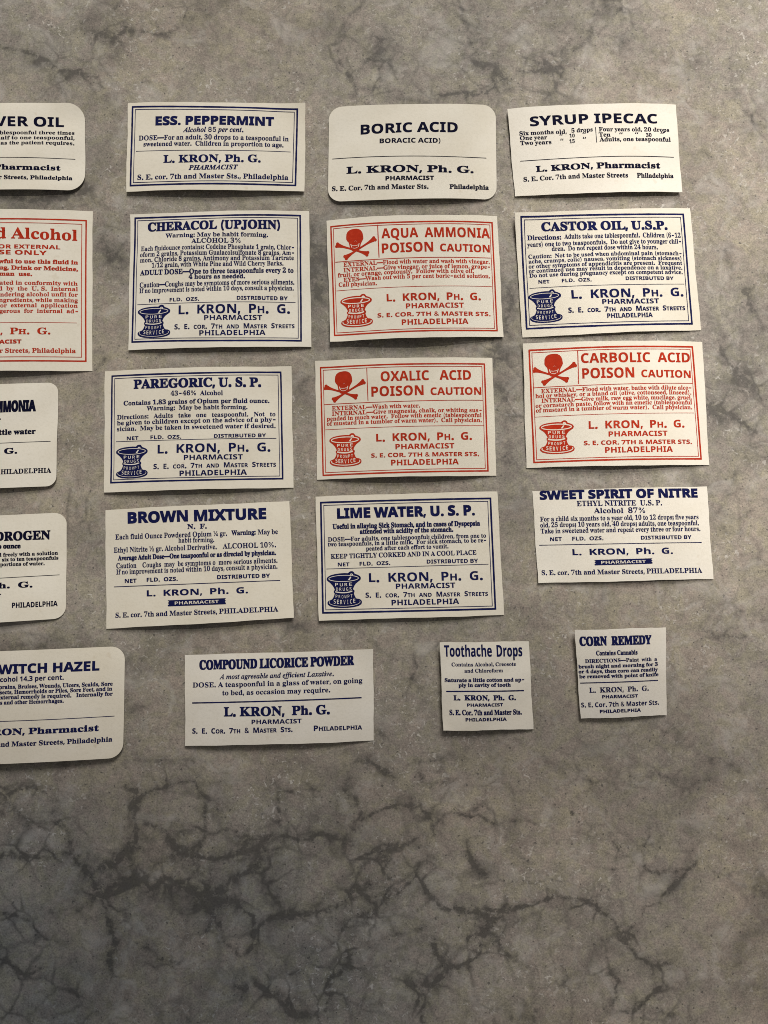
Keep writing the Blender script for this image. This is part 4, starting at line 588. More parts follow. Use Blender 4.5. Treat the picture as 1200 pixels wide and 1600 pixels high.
 ["R",0.0487,0.5896,0.9296,0.5885,0.1603],
 ["M",0.1423,0.7592,0.1874,0.2929],
 ["T","K","G",-0.015,"L.  KRON,  Ph.  G.",0.2781,0.7048,0.8918,0.7121,0.0704,1],
 ["T","K","G",-0.01,"PHARMACIST",0.4216,0.7647,0.7423,0.7698,0.0409,0],
 ["T","A","G",-0.01,"S.  E.  cor.  7th  and  Master  Streets",0.2562,0.8279,0.9179,0.8419,0.0396,1],
 ["T","A","G",-0.01,"PHILADELPHIA",0.3949,0.895,0.7588,0.8998,0.0433,0]]],
["borderless label headed SWEET SPIRIT OF NITRE, its heading close against the top edge","n",[[42.5,5.95,0.3],[92.34,7.29,0.64],[93.33,-19.05,0.3],[43.6,-20.27,0.3]],1.3,0.0,[
 ["T","H","G",0.04,"SWEET SPIRIT OF NITRE",0.0412,0.0943,0.9384,0.1149,0.0903,0],
 ["T","D","S",-0.02,"ETHYL NITRITE  U.S. P.",0.2437,0.1792,0.7281,0.1938,0.0555,0],
 ["T","D","S",-0.01,"Alcohol  87%",0.3375,0.2611,0.6293,0.2726,0.0554,0],
 ["T","D","S",-0.01,"For a child six months to a year old, 10 to 12 drops; five years",0.0339,0.3332,0.9371,0.3528,0.0501,0],
 ["T","D","S",-0.01,"old, 25 drops; 10 years old, 40 drops; adults, one teaspoonful.",0.0319,0.3975,0.9355,0.4185,0.05,0],
 ["T","D","S",-0.01,"Take in sweetened water and repeat every three or four hours.",0.0326,0.4637,0.9417,0.481,0.05,0],
 ["T","N","G",0.0,"NET",0.0819,0.5499,0.1474,0.5502,0.0398,0],
 ["T","N","G",0,"FLD.  OZS.",0.2066,0.55,0.3811,0.554,0.0397,0],
 ["T","N","G",0,"DISTRIBUTED BY",0.5954,0.5594,0.8875,0.5652,0.0396,0],
 ["R",0.0197,0.5915,0.9465,0.6056,0.2055],
 ["T","K","G",0.0,"L.  KRON,  Ph.  G.",0.2042,0.7069,0.7713,0.7187,0.0635,0],
 ["Q",0.3218,0.7662,0.6524,0.7631,0.0583,"PHARMACIST",0.3608,0.8093,0.6131,0.811,0.0308],
 ["T","A","S",0.0,"S. E. cor. 7th and Master Streets,",0.0232,0.9133,0.6017,0.9252,0.0496,0],
 ["T","A","S",-0.015,"PHILADELPHIA",0.6146,0.924,0.9361,0.9302,0.0513,0]]],
["borderless label headed COMPOUND LICORICE POWDER, in the bottom row right of WITCH HAZEL","n",[[-55.98,-40.33,0.3],[-3.05,-38.6,1.32],[-2.81,-63.87,0.3],[-55.12,-65.12,0.96]],1.6,0.0,[
 ["T","H","S",0.04,"COMPOUND LICORICE POWDER",0.0809,0.1652,0.8981,0.1632,0.0983,0],
 ["T","D","I",-0.005,"A most agreeable and efficient Laxative.",0.1878,0.2755,0.7907,0.2769,0.0525,0],
 ["T","D","S",-0.01,"DOSE. A teaspoonful in a glass of water, on going",0.0428,0.3622,0.9418,0.3631,0.0524,0],
 ["T","D","S",-0.01,"to bed, as occasion may require.",0.2026,0.4536,0.7713,0.4517,0.0524,0],
 ["R",0.0397,0.5332,0.9369,0.5269,0.3577],
 ["T","K","S",0.02,"L. KRON,  Ph. G.",0.2102,0.6847,0.7659,0.6881,0.0956,0],
 ["T","K","G",-0.005,"PHARMACIST",0.3571,0.7737,0.62,0.7779,0.0468,0],
 ["T","A","G",0,"S.  E.  Cor.  7th  &  Master  Sts.",0.0387,0.8695,0.5708,0.8682,0.0555,1],
 ["T","A","G",0,"Philadelphia",0.6843,0.8674,0.9378,0.8719,0.0572,1]]],
["small square label headed Toothache Drops, right of the COMPOUND LICORICE POWDER label","n",[[15.56,-36.64,2.7],[40.67,-36.46,0.9],[41.57,-60.61,0.6],[16.37,-60.91,1.7]],0.8,0.0,[
 ["T","H","G",-0.01,"Toothache",0.044,0.1632,0.5703,0.1657,0.128,0],
 ["T","H","G",-0.01,"Drops",0.6258,0.1677,0.9165,0.1713,0.1306,0],
 ["T","D","S",0.0,"Contains Alcohol, Creosote",0.119,0.2729,0.8381,0.2775,0.0407,0],
 ["T","D","S",0.0,"and Chloroform",0.2584,0.3446,0.6879,0.3477,0.0406,0],
 ["T","D","S",0.03,"Saturate a little cotton and ap-",0.0375,0.4487,0.92,0.4561,0.0406,0],
 ["T","D","S",0.03,"ply in cavity of tooth",0.1883,0.5073,0.767,0.5116,0.0406,0],
 ["R",0.0486,0.5569,0.9147,0.5628,0.3382],
 ["T","K","S",0.03,"L.  KRON,  Ph.  G.",0.1292,0.6565,0.8157,0.6651,0.054,0],
 ["T","K","G",0.02,"PHARMACIST",0.2736,0.7297,0.6705,0.7323,0.0337,0],
 ["T","A","S",0.02,"S. E. Cor. 7th and Master Sts.",0.0783,0.822,0.8744,0.8315,0.0558,0],
 ["T","A","G",0.02,"PHILADELPHIA",0.2504,0.894,0.704,0.899,0.0355,0]]],
["small square label headed CORN REMEDY, rightmost of the bottom row","n",[[53.35,-33.31,1.9],[79.2,-32.59,0.8],[78.81,-56.84,0.6],[54.68,-57.73,1.1]],0.8,0.0,[
 ["T","H","S",0.04,"CORN  REMEDY",0.0454,0.1784,0.8326,0.1838,0.0968,0],
 ["T","D","S",0.02,"Contains Cannabis",0.2151,0.2931,0.6712,0.2968,0.0503,0],
 ["T","D","S",0.01,"DIRECTIONS—Paint  with  a",0.0888,0.3748,0.8928,0.3773,0.0396,0],
 ["T","D","S",0.025,"brush night and morning for 3",0.0136,0.4348,0.9007,0.436,0.0395,0],
 ["T","D","S",0.025,"or 4 days, then corn can readily",0.0119,0.4907,0.8996,0.4961,0.0395,0],
 ["T","D","S",0.025,"be removed with point of knife",0.0157,0.5467,0.9066,0.5528,0.0395,0],
 ["R",0.0215,0.6017,0.9027,0.602,0.2817],
 ["T","K","S",0.0,"L.  KRON,  Ph.  G.",0.1164,0.7116,0.7877,0.7113,0.0547,0],
 ["T","K","G",0.02,"PHARMACIST",0.2545,0.7777,0.6611,0.7824,0.0336,0],
 ["T","A","G",-0.01,"S. E. Cor. 7th & Master Sts.",0.0161,0.8737,0.9077,0.8768,0.0517,0],
 ["T","A","G",0.02,"PHILADELPHIA",0.2196,0.9426,0.691,0.9443,0.0354,0]]]
]
# darker veins of the stone: [[x, y, x, y ... mm], half width mm, strength]
VEINS = [
[[-105.7,-95.5,-102.2,-93.8,-96.9,-94.9,-91.6,-95.5,-87.5,-93.8,-84.5,-97.2,-80.3,-100.0,-79.5,-104.5,-75.8,-110.7,-73.3,-116.3,-75.5,-120.7,-73.6,-126.2],0.73,0.8],
[[-88.3,-88.1,-87.5,-93.8],0.55,0.7],
[[-106.4,-78.9,-103.4,-78.9,-97.6,-76.6,-94.6,-78.3],0.55,0.7],
[[-91.0,-78.3,-90.3,-82.3,-94.3,-85.2,-101.4,-84.6,-104.0,-79.5],0.73,0.5],
[[-94.3,-85.2,-88.3,-88.1,-86.3,-94.3,-82.1,-98.9],0.73,0.7],
[[-80.3,-100.0,-75.1,-97.7,-69.3,-93.2,-68.3,-88.6,-69.1,-81.2,-68.6,-78.3,-71.0,-75.5],0.73,0.7],
[[-68.5,-80.6,-62.7,-77.2,-56.2,-75.5,-52.1,-76.0,-48.5,-79.5,-49.5,-85.2,-49.4,-89.8,-54.6,-93.8,-58.8,-91.5,-61.9,-86.9,-65.4,-86.9],0.73,0.7],
[[-58.8,-91.5,-54.6,-93.8],0.92,0.8],
[[-50.3,-77.8,-47.3,-80.1],1.28,0.7],
[[-79.7,-100.6,-78.3,-105.6,-73.7,-105.1,-71.4,-102.2,-67.3,-101.7,-63.2,-103.4,-60.9,-101.1,-56.8,-102.2,-52.6,-104.5,-49.1,-105.1,-46.2,-106.7,-44.5,-103.4,-41.0,-100.6,-35.2,-98.9],0.92,0.9],
[[-54.6,-93.8,-49.3,-94.9,-41.1,-94.9,-35.3,-93.2],0.73,0.6],
[[-49.4,-89.8,-44.2,-88.1,-35.3,-90.9],0.73,0.6],
[[-43.8,-107.3,-39.7,-107.9,-36.2,-111.2,-36.1,-117.9,-38.9,-121.3,-43.0,-117.9,-44.9,-112.4],0.64,0.8],
[[-50.2,-107.3,-46.7,-111.2,-48.9,-115.1],0.73,0.6],
[[-49.1,-105.1,-46.7,-107.3],1.83,0.7],
[[-104.5,-121.8,-100.9,-124.0,-97.9,-126.2,-92.8,-124.6],0.55,0.6],
[[-86.9,-127.9,-82.1,-131.8],0.92,0.5],
[[-105.0,-110.1,-100.3,-110.7,-97.4,-112.4,-91.4,-116.8,-87.3,-117.4],0.64,0.55],
[[-92.9,-100.0,-92.5,-102.8],0.55,0.5],
[[-91.6,-109.6,-83.5,-109.0,-79.5,-105.1],0.64,0.5],
[[-65.1,-119.0,-60.4,-122.4,-55.1,-123.5],0.73,0.45],
[[-38.8,-129.0,-37.6,-130.1],1.28,0.7],
[[-103.8,-137.3,-100.5,-134.5],0.92,0.4],
[[-56.0,-134.5,-53.7,-137.3],0.92,0.4],
[[-78.0,-98.3,-71.7,-93.8,-68.3,-89.8],0.73,0.5],
[[-67.9,-102.2,-70.4,-95.5,-68.2,-92.1],1.46,0.35],
[[-57.1,-88.1,-51.3,-86.9,-49.4,-89.8],0.92,0.45],
[[-72.6,-102.2,-68.0,-100.0,-61.0,-96.6,-55.8,-93.8],1.65,0.3],
[[-106.0,-87.5,-102.5,-86.9,-95.5,-85.2],1.1,0.35],
[[-106.2,-83.5,-102.0,-84.1],1.28,0.3],
[[-35.3,-91.5,-31.8,-90.3,-27.7,-89.2,-21.8,-90.3,-17.7,-89.2,-11.8,-90.3,-7.6,-93.2],0.73,0.65],
[[-35.3,-92.6,-34.0,-96.6],1.28,0.6],
[[-29.6,-78.3,-28.9,-86.4],0.55,0.5],
[[-29.6,-78.3,-22.5,-77.8,-17.7,-77.2],0.55,0.35],
[[-10.1,-77.2,-7.1,-80.1,-6.5,-82.9,-8.8,-88.6],0.92,0.7],
[[-9.5,-72.0,-10.1,-77.2],0.73,0.5],
[[-8.3,-70.3,-4.7,-68.5,-2.4,-70.3,1.8,-73.1],0.73,0.6],
[[-6.5,-85.2,-2.4,-83.5,2.4,-81.8,8.3,-81.2,12.4,-84.1,14.1,-87.5,15.9,-85.8,21.2,-83.5,26.5,-84.1,30.6,-86.4],0.64,0.75],
[[13.0,-86.9,14.1,-89.2],1.1,0.6],
[[8.9,-80.6,11.8,-83.5],0.92,0.6],
[[10.7,-75.5,13.6,-76.9,16.6,-74.9],0.64,0.5],
[[-7.0,-94.9,-2.3,-93.8,0.0,-92.6,5.9,-91.5,9.4,-90.3],0.64,0.7],
[[-0.6,-96.0,0.6,-97.2],1.1,0.7],
[[23.5,-90.9,24.6,-96.6,28.1,-100.6],0.73,0.6],
[[-34.9,-115.1,-33.2,-112.4,-27.4,-111.8,-20.4,-110.1,-15.2,-109.0,-10.5,-106.2,-5.9,-103.4,-2.9,-101.7],0.64,0.85],
[[-9.9,-104.5,-3.5,-102.2],1.1,0.6],
[[-11.7,-109.0,-9.9,-106.7,-5.8,-105.1,-1.2,-106.2,0.0,-107.3,-4.1,-110.1,-9.3,-111.8,-11.7,-109.6],0.46,0.6],
[[-9.9,-112.9,-4.7,-113.5],1.65,0.45],
[[0.0,-106.7,4.7,-103.9,8.2,-101.1,10.0,-97.7],0.73,0.65],
[[10.0,-102.2,12.9,-105.6,16.3,-108.4,21.0,-109.0,26.8,-110.1,35.0,-109.6],0.64,0.8],
[[26.8,-110.1,29.7,-113.5,26.2,-115.7,22.1,-116.3],0.82,0.75],
[[13.4,-117.9,14.5,-121.3,17.4,-124.0,20.9,-124.0,25.6,-121.3,27.4,-115.7],0.82,0.8],
[[25.6,-119.0,29.1,-117.4,33.7,-120.7],0.55,0.6],
[[5.8,-127.9,8.1,-129.0,13.3,-128.5,17.4,-125.1],0.82,0.7],
[[-9.3,-113.5,-5.8,-112.4,-2.3,-114.0],0.92,0.4],
[[-9.9,-120.2,-9.3,-124.0,-14.5,-127.9,-15.0,-135.6,-20.2,-137.3,-24.8,-136.2,-27.7,-132.9,-34.7,-128.5],0.92,0.65],
[[-27.7,-132.3,-24.8,-135.6],1.65,0.6],
[[9.3,-129.0,10.4,-137.8],0.73,0.55],
[[-8.7,-121.3,-5.8,-117.9,0.0,-116.8,11.6,-114.6],0.73,0.35],
[[-1.7,-133.4,-0.6,-134.5],1.28,0.5],
[[-12.9,-92.6,-9.4,-94.3],1.46,0.35],
[[-7.0,-98.9,-5.9,-101.7],0.92,0.5],
[[-35.1,-104.5,-29.2,-106.7],0.73,0.3],
[[5.9,-70.8,15.4,-68.5],0.73,0.3],
[[35.4,-85.8,38.9,-85.2,41.8,-86.4],0.73,0.5],
[[47.4,-70.8,53.9,-71.4,57.4,-76.0],0.92,0.3],
[[71.0,-74.9,75.3,-72.6,78.8,-73.7,82.3,-74.9],0.73,0.35],
[[62.4,-89.8,64.6,-93.2,63.3,-97.7,64.4,-102.2],0.55,0.4],
[[73.0,-88.6,71.7,-93.2,71.5,-98.9,76.2,-100.0,85.0,-98.9,86.3,-96.6],0.73,0.35],
[[35.0,-109.0,40.3,-107.3,47.9,-106.2,56.1,-107.3,60.7,-110.1,63.5,-113.5,65.2,-116.8,69.7,-121.3,73.7,-124.6,77.2,-123.8],0.73,0.8],
[[46.8,-105.6,49.1,-107.0],1.1,0.7],
[[57.2,-107.9,59.5,-109.6],0.92,0.6],
[[64.0,-116.3,66.3,-116.8],1.1,0.8],
[[74.2,-124.3,77.5,-123.5],0.92,0.6],
[[65.2,-116.8,70.0,-112.4,70.6,-109.0,75.4,-107.3,79.6,-103.4,85.6,-97.7],0.73,0.5],
[[73.1,-125.1,74.1,-130.1,70.5,-132.3,68.1,-135.6,61.8,-135.6],0.73,0.65],
[[60.9,-125.1,63.7,-127.9,62.4,-132.9,60.1,-135.1],0.92,0.65],
[[34.8,-121.8,39.4,-124.6,40.5,-130.1,46.3,-129.0,49.8,-126.8,47.6,-123.5],1.1,0.4],
[[34.6,-136.7,41.5,-136.7,38.1,-138.9],2.2,0.5],
[[55.3,-90.9,58.8,-89.8],1.1,0.35],
[[51.9,-83.3,52.2,-83.7],0.26,2.2],
[[71.6,-135.6,78.5,-136.7],1.28,0.4],
[[98.3,-102.2,105.2,-105.6],0.92,0.3],
[[86.6,-70.8,94.3,-69.1,99.5,-72.6],1.1,0.2],
[[-116.0,141.2,-109.1,139.6,-103.2,136.5,-94.4,132.5,-86.6,130.4,-84.0,127.0],0.55,0.6],
[[-108.1,139.2,-101.3,136.1],0.92,0.6],
[[-97.3,133.5,-88.6,131.4],1.65,0.4],
[[-99.0,127.4,-94.4,131.8],1.1,0.3],
[[-89.0,143.7,-85.2,145.3,-82.2,143.3,-78.4,146.8,-74.5,145.8,-68.7,144.7,-64.8,145.3,-62.4,147.4],0.73,0.55],
[[-87.1,144.7,-80.2,142.7],1.65,0.4],
[[-66.8,144.9,-63.9,146.2],0.92,0.5],
[[-78.5,147.8,-76.9,146.2],1.1,0.5],
[[-60.1,150.9,-58.5,149.5],1.1,0.5],
[[-83.1,151.9,-79.7,156.1],0.92,0.35],
[[-49.6,156.1,-46.9,150.5],0.92,0.3],
[[-72.7,129.8,-70.9,131.4],0.92,0.25],
[[-7.8,154.0,-10.7,151.5,-12.6,146.8,-13.4,144.7],0.73,0.5],
[[-13.4,146.2,-12.8,144.5],1.1,0.5],
[[-13.3,141.0,-13.7,137.6,-13.1,135.1,-10.6,132.1,-8.1,127.8,-1.9,127.4,-0.4,129.4],0.64,0.6],
[[-11.2,132.5,-10.6,131.8],0.27,2.5],
[[-2.3,144.7,-1.4,142.1,-2.9,138.0,0.0,136.5,2.3,133.9],0.82,0.5],
[[-3.9,137.6,0.6,136.5],1.1,0.5],
[[-34.9,147.4,-35.8,145.8],1.1,0.3],
[[22.3,156.1,25.2,148.8,26.1,144.7,28.6,136.5,32.8,134.5,35.6,130.4],0.92,0.4],
[[27.4,135.9,31.8,134.7],1.1,0.5],
[[34.3,134.5,36.2,130.4],1.28,0.5],
[[17.3,125.4,21.5,125.8,31.7,125.4,33.7,129.4],0.92,0.5],
[[40.1,133.1,48.2,133.1,54.0,133.9],0.92,0.45],
[[49.7,134.5,53.9,131.4,51.5,128.4,48.0,124.3],0.82,0.55],
[[43.4,137.1,47.3,135.9,52.1,136.5,55.0,137.1],0.73,0.35],
[[68.0,154.0,72.8,152.3],1.46,0.5],
[[67.0,155.0,64.0,149.9,61.9,143.7,57.0,139.6,50.2,139.6],1.1,0.3],
[[71.6,143.7,74.4,140.6,70.6,141.6],1.1,0.3],
[[92.6,137.1,97.4,136.1],1.65,0.3],
[[103.9,130.4,108.5,124.3],1.1,0.3],
[[0.0,137.6,1.0,133.5],1.1,0.4],
[[25.2,149.9,30.9,140.6],2.56,0.2],
[[1.9,124.3,7.7,123.7],0.92,0.4],
[[105.9,125.6,107.8,121.1,110.5,117.3,114.1,115.1],0.92,0.45],
[[95.4,107.3,96.1,106.1],1.1,0.3],
[[101.1,77.3,102.4,72.0],1.1,0.4],
[[106.3,64.8,108.1,59.8,110.1,54.0],1.28,0.5],
[[97.3,50.4,99.1,45.4,101.8,41.8,106.6,36.2],1.1,0.45],
[[93.7,30.5,97.9,29.0,102.6,25.6,107.3,23.4],1.1,0.5],
[[93.0,30.7,94.8,29.4],1.1,0.8],
[[98.1,28.2,101.4,27.5],1.1,0.5],
[[104.0,37.3,108.0,35.0],1.1,0.5],
[[95.8,55.4,98.1,52.5,95.2,49.6],1.28,0.3],
[[101.1,10.1,95.2,0.0,100.6,-2.8,104.3,0.0],0.92,0.3],
[[97.0,-4.6,98.0,-7.0],1.1,0.3],
[[106.9,17.6,110.5,14.8],0.92,0.3],
[[102.8,-14.6,106.5,-12.8],0.73,0.25],
[[101.4,-28.2,104.9,-29.4],1.1,0.35],
[[90.3,-33.5,95.6,-35.3,101.9,-36.2],0.73,0.5],
[[96.5,11.1,94.5,7.4],1.1,0.25],
[[-110.1,93.4,-102.4,91.8,-94.9,93.4,-89.3,95.3],1.46,0.45],
[[-83.1,80.6,-82.0,76.7,-79.2,75.3],1.46,0.3],
[[-80.7,76.1,-77.6,74.9],1.65,0.5],
[[-83.7,41.1,-81.0,44.9],1.1,0.3],
[[-21.6,71.8,-19.7,67.0,-18.8,62.1],1.46,0.5],
[[-22.7,85.5,-18.9,75.7,-21.1,67.9],1.65,0.35],
[[-24.1,37.3,-22.3,39.2],1.28,0.3],
[[-25.6,86.5,-17.1,89.4,-10.4,91.4],1.28,0.3],
[[-24.8,7.4,-19.3,10.1],1.1,0.2],
[[34.8,67.9,37.5,62.1,35.6,56.3,37.3,50.6],1.65,0.4],
[[31.7,50.6,34.5,45.8,33.5,43.0],1.65,0.6],
[[34.3,29.7,37.0,27.9,39.8,26.9],1.65,0.4],
[[32.5,37.3,35.2,33.5],1.46,0.35],
[[35.0,15.7,36.8,13.9],1.28,0.3],
[[-87.9,1.8,-85.9,-2.8,-84.3,1.8],1.28,0.3],
[[-104.6,-37.6,-97.3,-38.0,-90.2,-35.3],1.28,0.35],
[[-90.8,4.6,-90.3,-9.2],1.1,0.2],
[[-24.4,-31.7,-21.7,-33.5],1.1,0.4],
[[-26.2,-32.6,-23.5,-32.3],1.46,0.4],
[[-7.2,-33.5,-4.5,-36.2,-1.8,-38.0],1.28,0.3],
[[8.1,-39.8,9.0,-45.1,7.2,-46.9],0.92,0.35],
[[9.9,-50.4,11.7,-52.2],2.01,0.25],
[[-1.8,-61.0,0.0,-62.7],1.28,0.35],
[[-3.6,-69.7,-7.1,-71.4],1.28,0.3],
[[-8.0,-69.7,-7.1,-68.3,-3.6,-69.7,0.0,-72.3,2.7,-74.0],0.73,0.5],
[[12.5,-69.7,16.0,-68.8,23.2,-66.2,26.8,-62.7],0.73,0.25],
[[9.8,-74.0,13.3,-76.3,16.0,-74.9],0.73,0.4],
[[26.8,-64.5,34.0,-59.2],0.92,0.2],
[[61.6,-23.7,65.3,-22.8],1.65,0.25],
[[80.1,-59.2,81.2,-62.7],2.2,0.25],
[[14.4,-38.0,16.2,-36.2],0.92,0.3],
[[-106.4,-77.5,-101.2,-75.7],1.28,0.4],
[[-90.7,-70.5,-83.6,-69.7],1.1,0.3],
[[-71.2,-69.7,-60.5,-68.8,-48.1,-69.7],1.1,0.25],
[[-69.8,-55.7,-65.4,-54.8],1.1,0.25]
]
def decode(v):
    return np.array(v, float).reshape(-1, 2) / 500.0
GLYPH = {f: {ch: (g[0], [decode(c) for c in g[1:]]) for ch, g in d.items()} for f, d in FONTS.items()}

def offset(q, d):
    """Grow (or shrink) a closed outline by d along its corner normals; ink lies to the left of the outline."""
    e = np.roll(q, -1, 0) - q; ln = np.hypot(e[:, 0], e[:, 1]) + 1e-9
    n = np.stack([e[:, 1] / ln, -e[:, 0] / ln], 1)
    m = n + np.roll(n, 1, 0); k = (m * m).sum(1); m = m / np.maximum(k, .9)[:, None] * 2 / 1
    return q + m * d

_cache = {}
def glyph_mesh(f, ch, sx, b):
    key = (f, ch, round(sx, 2), b)
    if key not in _cache:
        cs = []
        for c in GLYPH[f][ch][1]:
            q = c * np.array([sx, 1.0])
            if ch in '.,:;-—': q = offset(q, .042)
            elif b: q = offset(q, b)
            cs.append(q)
        tri = tessellate_polygon([[Vector((p[0] * 100, p[1] * 100, 0)) for p in q] for q in cs])
        _cache[key] = (np.concatenate(cs), [t for t in tri])
    return _cache[key]

def refine(pts, tri, lim):
    """Split triangles on shared edge midpoints until each is short enough to follow the paper's curve."""
    v = [tuple(p) for p in pts]; tri = [tuple(f) for f in tri]
    while True:
        mid = {}; out = []; hit = False
        def m(a, b):
            k = (min(a, b), max(a, b))
            if abs(v[a][0] - v[b][0]) < lim and abs(v[a][1] - v[b][1]) < lim * 3: return None
            if k not in mid: mid[k] = len(v); v.append(((v[a][0] + v[b][0]) / 2, (v[a][1] + v[b][1]) / 2))
            return mid[k]
        for a, b, c in tri:
            ab, bc, ca = m(a, b), m(b, c), m(c, a); n = sum(e is not None for e in (ab, bc, ca))
            if n == 0: out.append((a, b, c)); continue
            hit = True
            if n == 3: out += [(a, ab, ca), (ab, b, bc), (ca, bc, c), (ab, bc, ca)]
            elif n == 2:
                if ab is None: a, b, c, ab, bc, ca = c, a, b, ca, ab, bc
                elif ca is None: a, b, c, ab, bc, ca = b, c, a, bc, ca, ab
                # now edge bc is the unsplit one
                out += [(a, ab, ca), (ab, b, c), (ab, c, ca)]
            else:
                if bc is not None: a, b, c, ab, bc, ca = b, c, a, bc, ca, ab
                elif ca is not None: a, b, c, ab, bc, ca = c, a, b, ca, ab, bc
                out += [(a, ab, c), (ab, b, c)]
        tri = out
        if not hit: return np.array(v), tri

def mesh_obj(name, verts, faces, mat, parent, smooth=False):
    me = bpy.data.meshes.new(name)
    me.from_pydata([tuple(map(float, v)) for v in verts], [], faces)
    me.materials.append(mat)
    if smooth: me.polygons.foreach_set('use_smooth', [True] * len(me.polygons))
    me.update()
    o = bpy.data.objects.new(name, me); COL.objects.link(o)
    if parent is not None: o.parent = parent
    return o

# ---------------------------------------------------------------- one label
class Label:
    """The paper is a four-cornered sheet arched across its width; (s, t) run 0..1 from its top left corner."""
    def __init__(self, desc, ink, cor, arch, rad, items, idx):
        c = np.array(cor) / 1000.0
        self.org = np.array([c[:, 0].mean(), c[:, 1].mean(), 0.0])
        self.c = c - self.org; self.arch = arch / 1000.0; self.rad = rad / 1000.0
        self.W = (np.linalg.norm(c[1] - c[0]) + np.linalg.norm(c[2] - c[3])) / 2
        self.H = (np.linalg.norm(c[3] - c[0]) + np.linalg.norm(c[2] - c[1])) / 2
        r = random.Random(idx * 7 + 3)
        self.wv = [(r.uniform(.5, 1.6), r.uniform(.8, 2.2), r.uniform(0, 6.3), r.uniform(-1, 1) * .00009) for _ in range(4)]
        self.lifted = r.randrange(4); self.lift_by = r.uniform(.0002, .0011); self.lift_size = r.uniform(.16, .30)
        self.layer = 0
        self.ink = INK[ink]; self.inkcode = ink; self.parts = {}
        self.root = bpy.data.objects.new('paper_label', None); COL.objects.link(self.root)
        self.root.location = tuple(self.org); self.root.empty_display_size = .01
        self.root['label'] = desc; self.root['category'] = 'paper label'
        self.root['group'] = 'printed pharmacy labels laid out on the countertop'
        self.items = items
    def P(self, s, t, up=0.0):
        s = np.asarray(s, float); t = np.asarray(t, float); c = self.c
        a = (1 - s)[..., None]; b = s[..., None]; u = (1 - t)[..., None]; v = t[..., None]
        p = u * (a * c[0] + b * c[1]) + v * (a * c[3] + b * c[2])
        z = self.arch * 4 * s * (1 - s)
        for fs, ft, ph, am in self.wv: z = z + am * np.sin(6.283 * (fs * s + ft * t) + ph)
        cs = s if self.lifted in (0, 3) else 1 - s; ct = t if self.lifted in (0, 1) else 1 - t
        z = z + self.lift_by * np.maximum(0, 1 - (cs * self.W + ct * self.H) / (self.lift_size * self.W)) ** 2   # one corner curls up a little
        p = p.copy(); p[..., 2] += z + up
        return p
    def paper(self):
        nx, ny = 72, 44
        r = self.rad; H = self.H; W = self.W
        if r > 0:
            k = np.linspace(0, 1, 11); e = r / H * (1 - np.cos(k * math.pi / 2))
            ts = np.concatenate([e, np.linspace(r / H, 1 - r / H, 26)[1:-1], 1 - e[::-1]])
        else: ts = np.linspace(0, 1, ny)
        S = []
        for t in ts:
            y = min(t, 1 - t) * H; ex = 0.0
            if r > 0 and y < r: ex = (r - math.sqrt(max(0.0, r * r - (r - y) ** 2))) / W
            S.append(np.linspace(ex, 1 - ex, nx))
        S = np.array(S); Tt = np.repeat(ts[:, None], nx, 1)
        if r <= 0:   # the cut edge is never dead straight
            rr = random.Random(int(W * 1e6)); ph = [rr.uniform(0, 6.3) for _ in range(4)]
            wob = lambda v, p: .00006 * np.sin(v * 9 + p) + .00003 * np.sin(v * 31 + 2 * p)
            S = S + (1 - S) ** 6 * wob(Tt, ph[0]) / W + S ** 6 * wob(Tt, ph[1]) / W
            Tt = Tt + (1 - Tt) ** 6 * wob(S, ph[2]) / H + Tt ** 6 * wob(S, ph[3]) / H
        top = self.P(S, Tt, 0.0).reshape(-1, 3); bot = self.P(S, Tt, -.00013).reshape(-1, 3)
        m = len(ts); N = m * nx; F = []
        for j in range(m - 1):
            for i in range(nx - 1):
                a = j * nx + i
                F.append((a, a + nx, a + nx + 1, a + 1)); F.append((N + a, N + a + 1, N + a + nx + 1, N + a + nx))
        ring = [i for i in range(nx)] + [j * nx + nx - 1 for j in range(1, m)] + [(m - 1) * nx + i for i in range(nx - 2, -1, -1)] + [j * nx for j in range(m - 2, 0, -1)]
        for a, b in zip(ring, ring[1:] + ring[:1]): F.append((a, b, N + b, N + a))
        o = mesh_obj('paper_sheet', np.concatenate([top, bot]), F, PAPER, self.root, True)
        try: o.data.set_sharp_from_angle(angle=math.radians(40))
        except Exception: pass
    def add(self, part, s, t, tris, paper=False, up=None):
        """Append print: flat shapes in (s, t), lying a hair above the paper."""
        self.layer += 1
        z = (.00005 + self.layer * 1.2e-7 + (.00001 if paper else 0)) if up is None else up
        v = self.P(np.asarray(s), np.asarray(t), z)
        key = (part, paper); d = self.parts.setdefault(key, [[], []])
        n = sum(len(a) for a in d[0]); d[0].append(v)
        d[1] += [tuple(int(i) + n for i in f) for f in tris]
    def poly(self, part, pts, paper=False):
        """Filled outline given in (s, t)."""
        tri = tessellate_polygon([[Vector((p[0] * 1000, p[1] * 1000, 0)) for p in pts]])
        v, tri = refine(pts, tri, .018)
        self.add(part, v[:, 0], v[:, 1], tri, paper)
    def stroke(self, part, pts, width, paper=False, close=False, n=0):
        """Line of the given width (metres) through (s, t) points."""
        q = np.array(pts, float)
        if n:
            d = [q[0]]
            for a, b in zip(q[:-1], q[1:]):
                for k in range(1, n + 1): d.append(a + (b - a) * k / n)
            q = np.array(d)
        sc = np.array([self.W, self.H]); e = (np.roll(q, -1, 0) - q if close else np.gradient(q, axis=0)) * sc
        if close: e = e + np.roll(e, 1, 0)
        ln = np.hypot(e[:, 0], e[:, 1]) + 1e-12
        nrm = np.stack([-e[:, 1] / ln, e[:, 0] / ln], 1) / sc
        jit = np.array([1 + .10 * rnd.uniform(-1, 1) for _ in q])[:, None]
        A = q + nrm * width / 2 * jit; B = q - nrm * width / 2 * jit
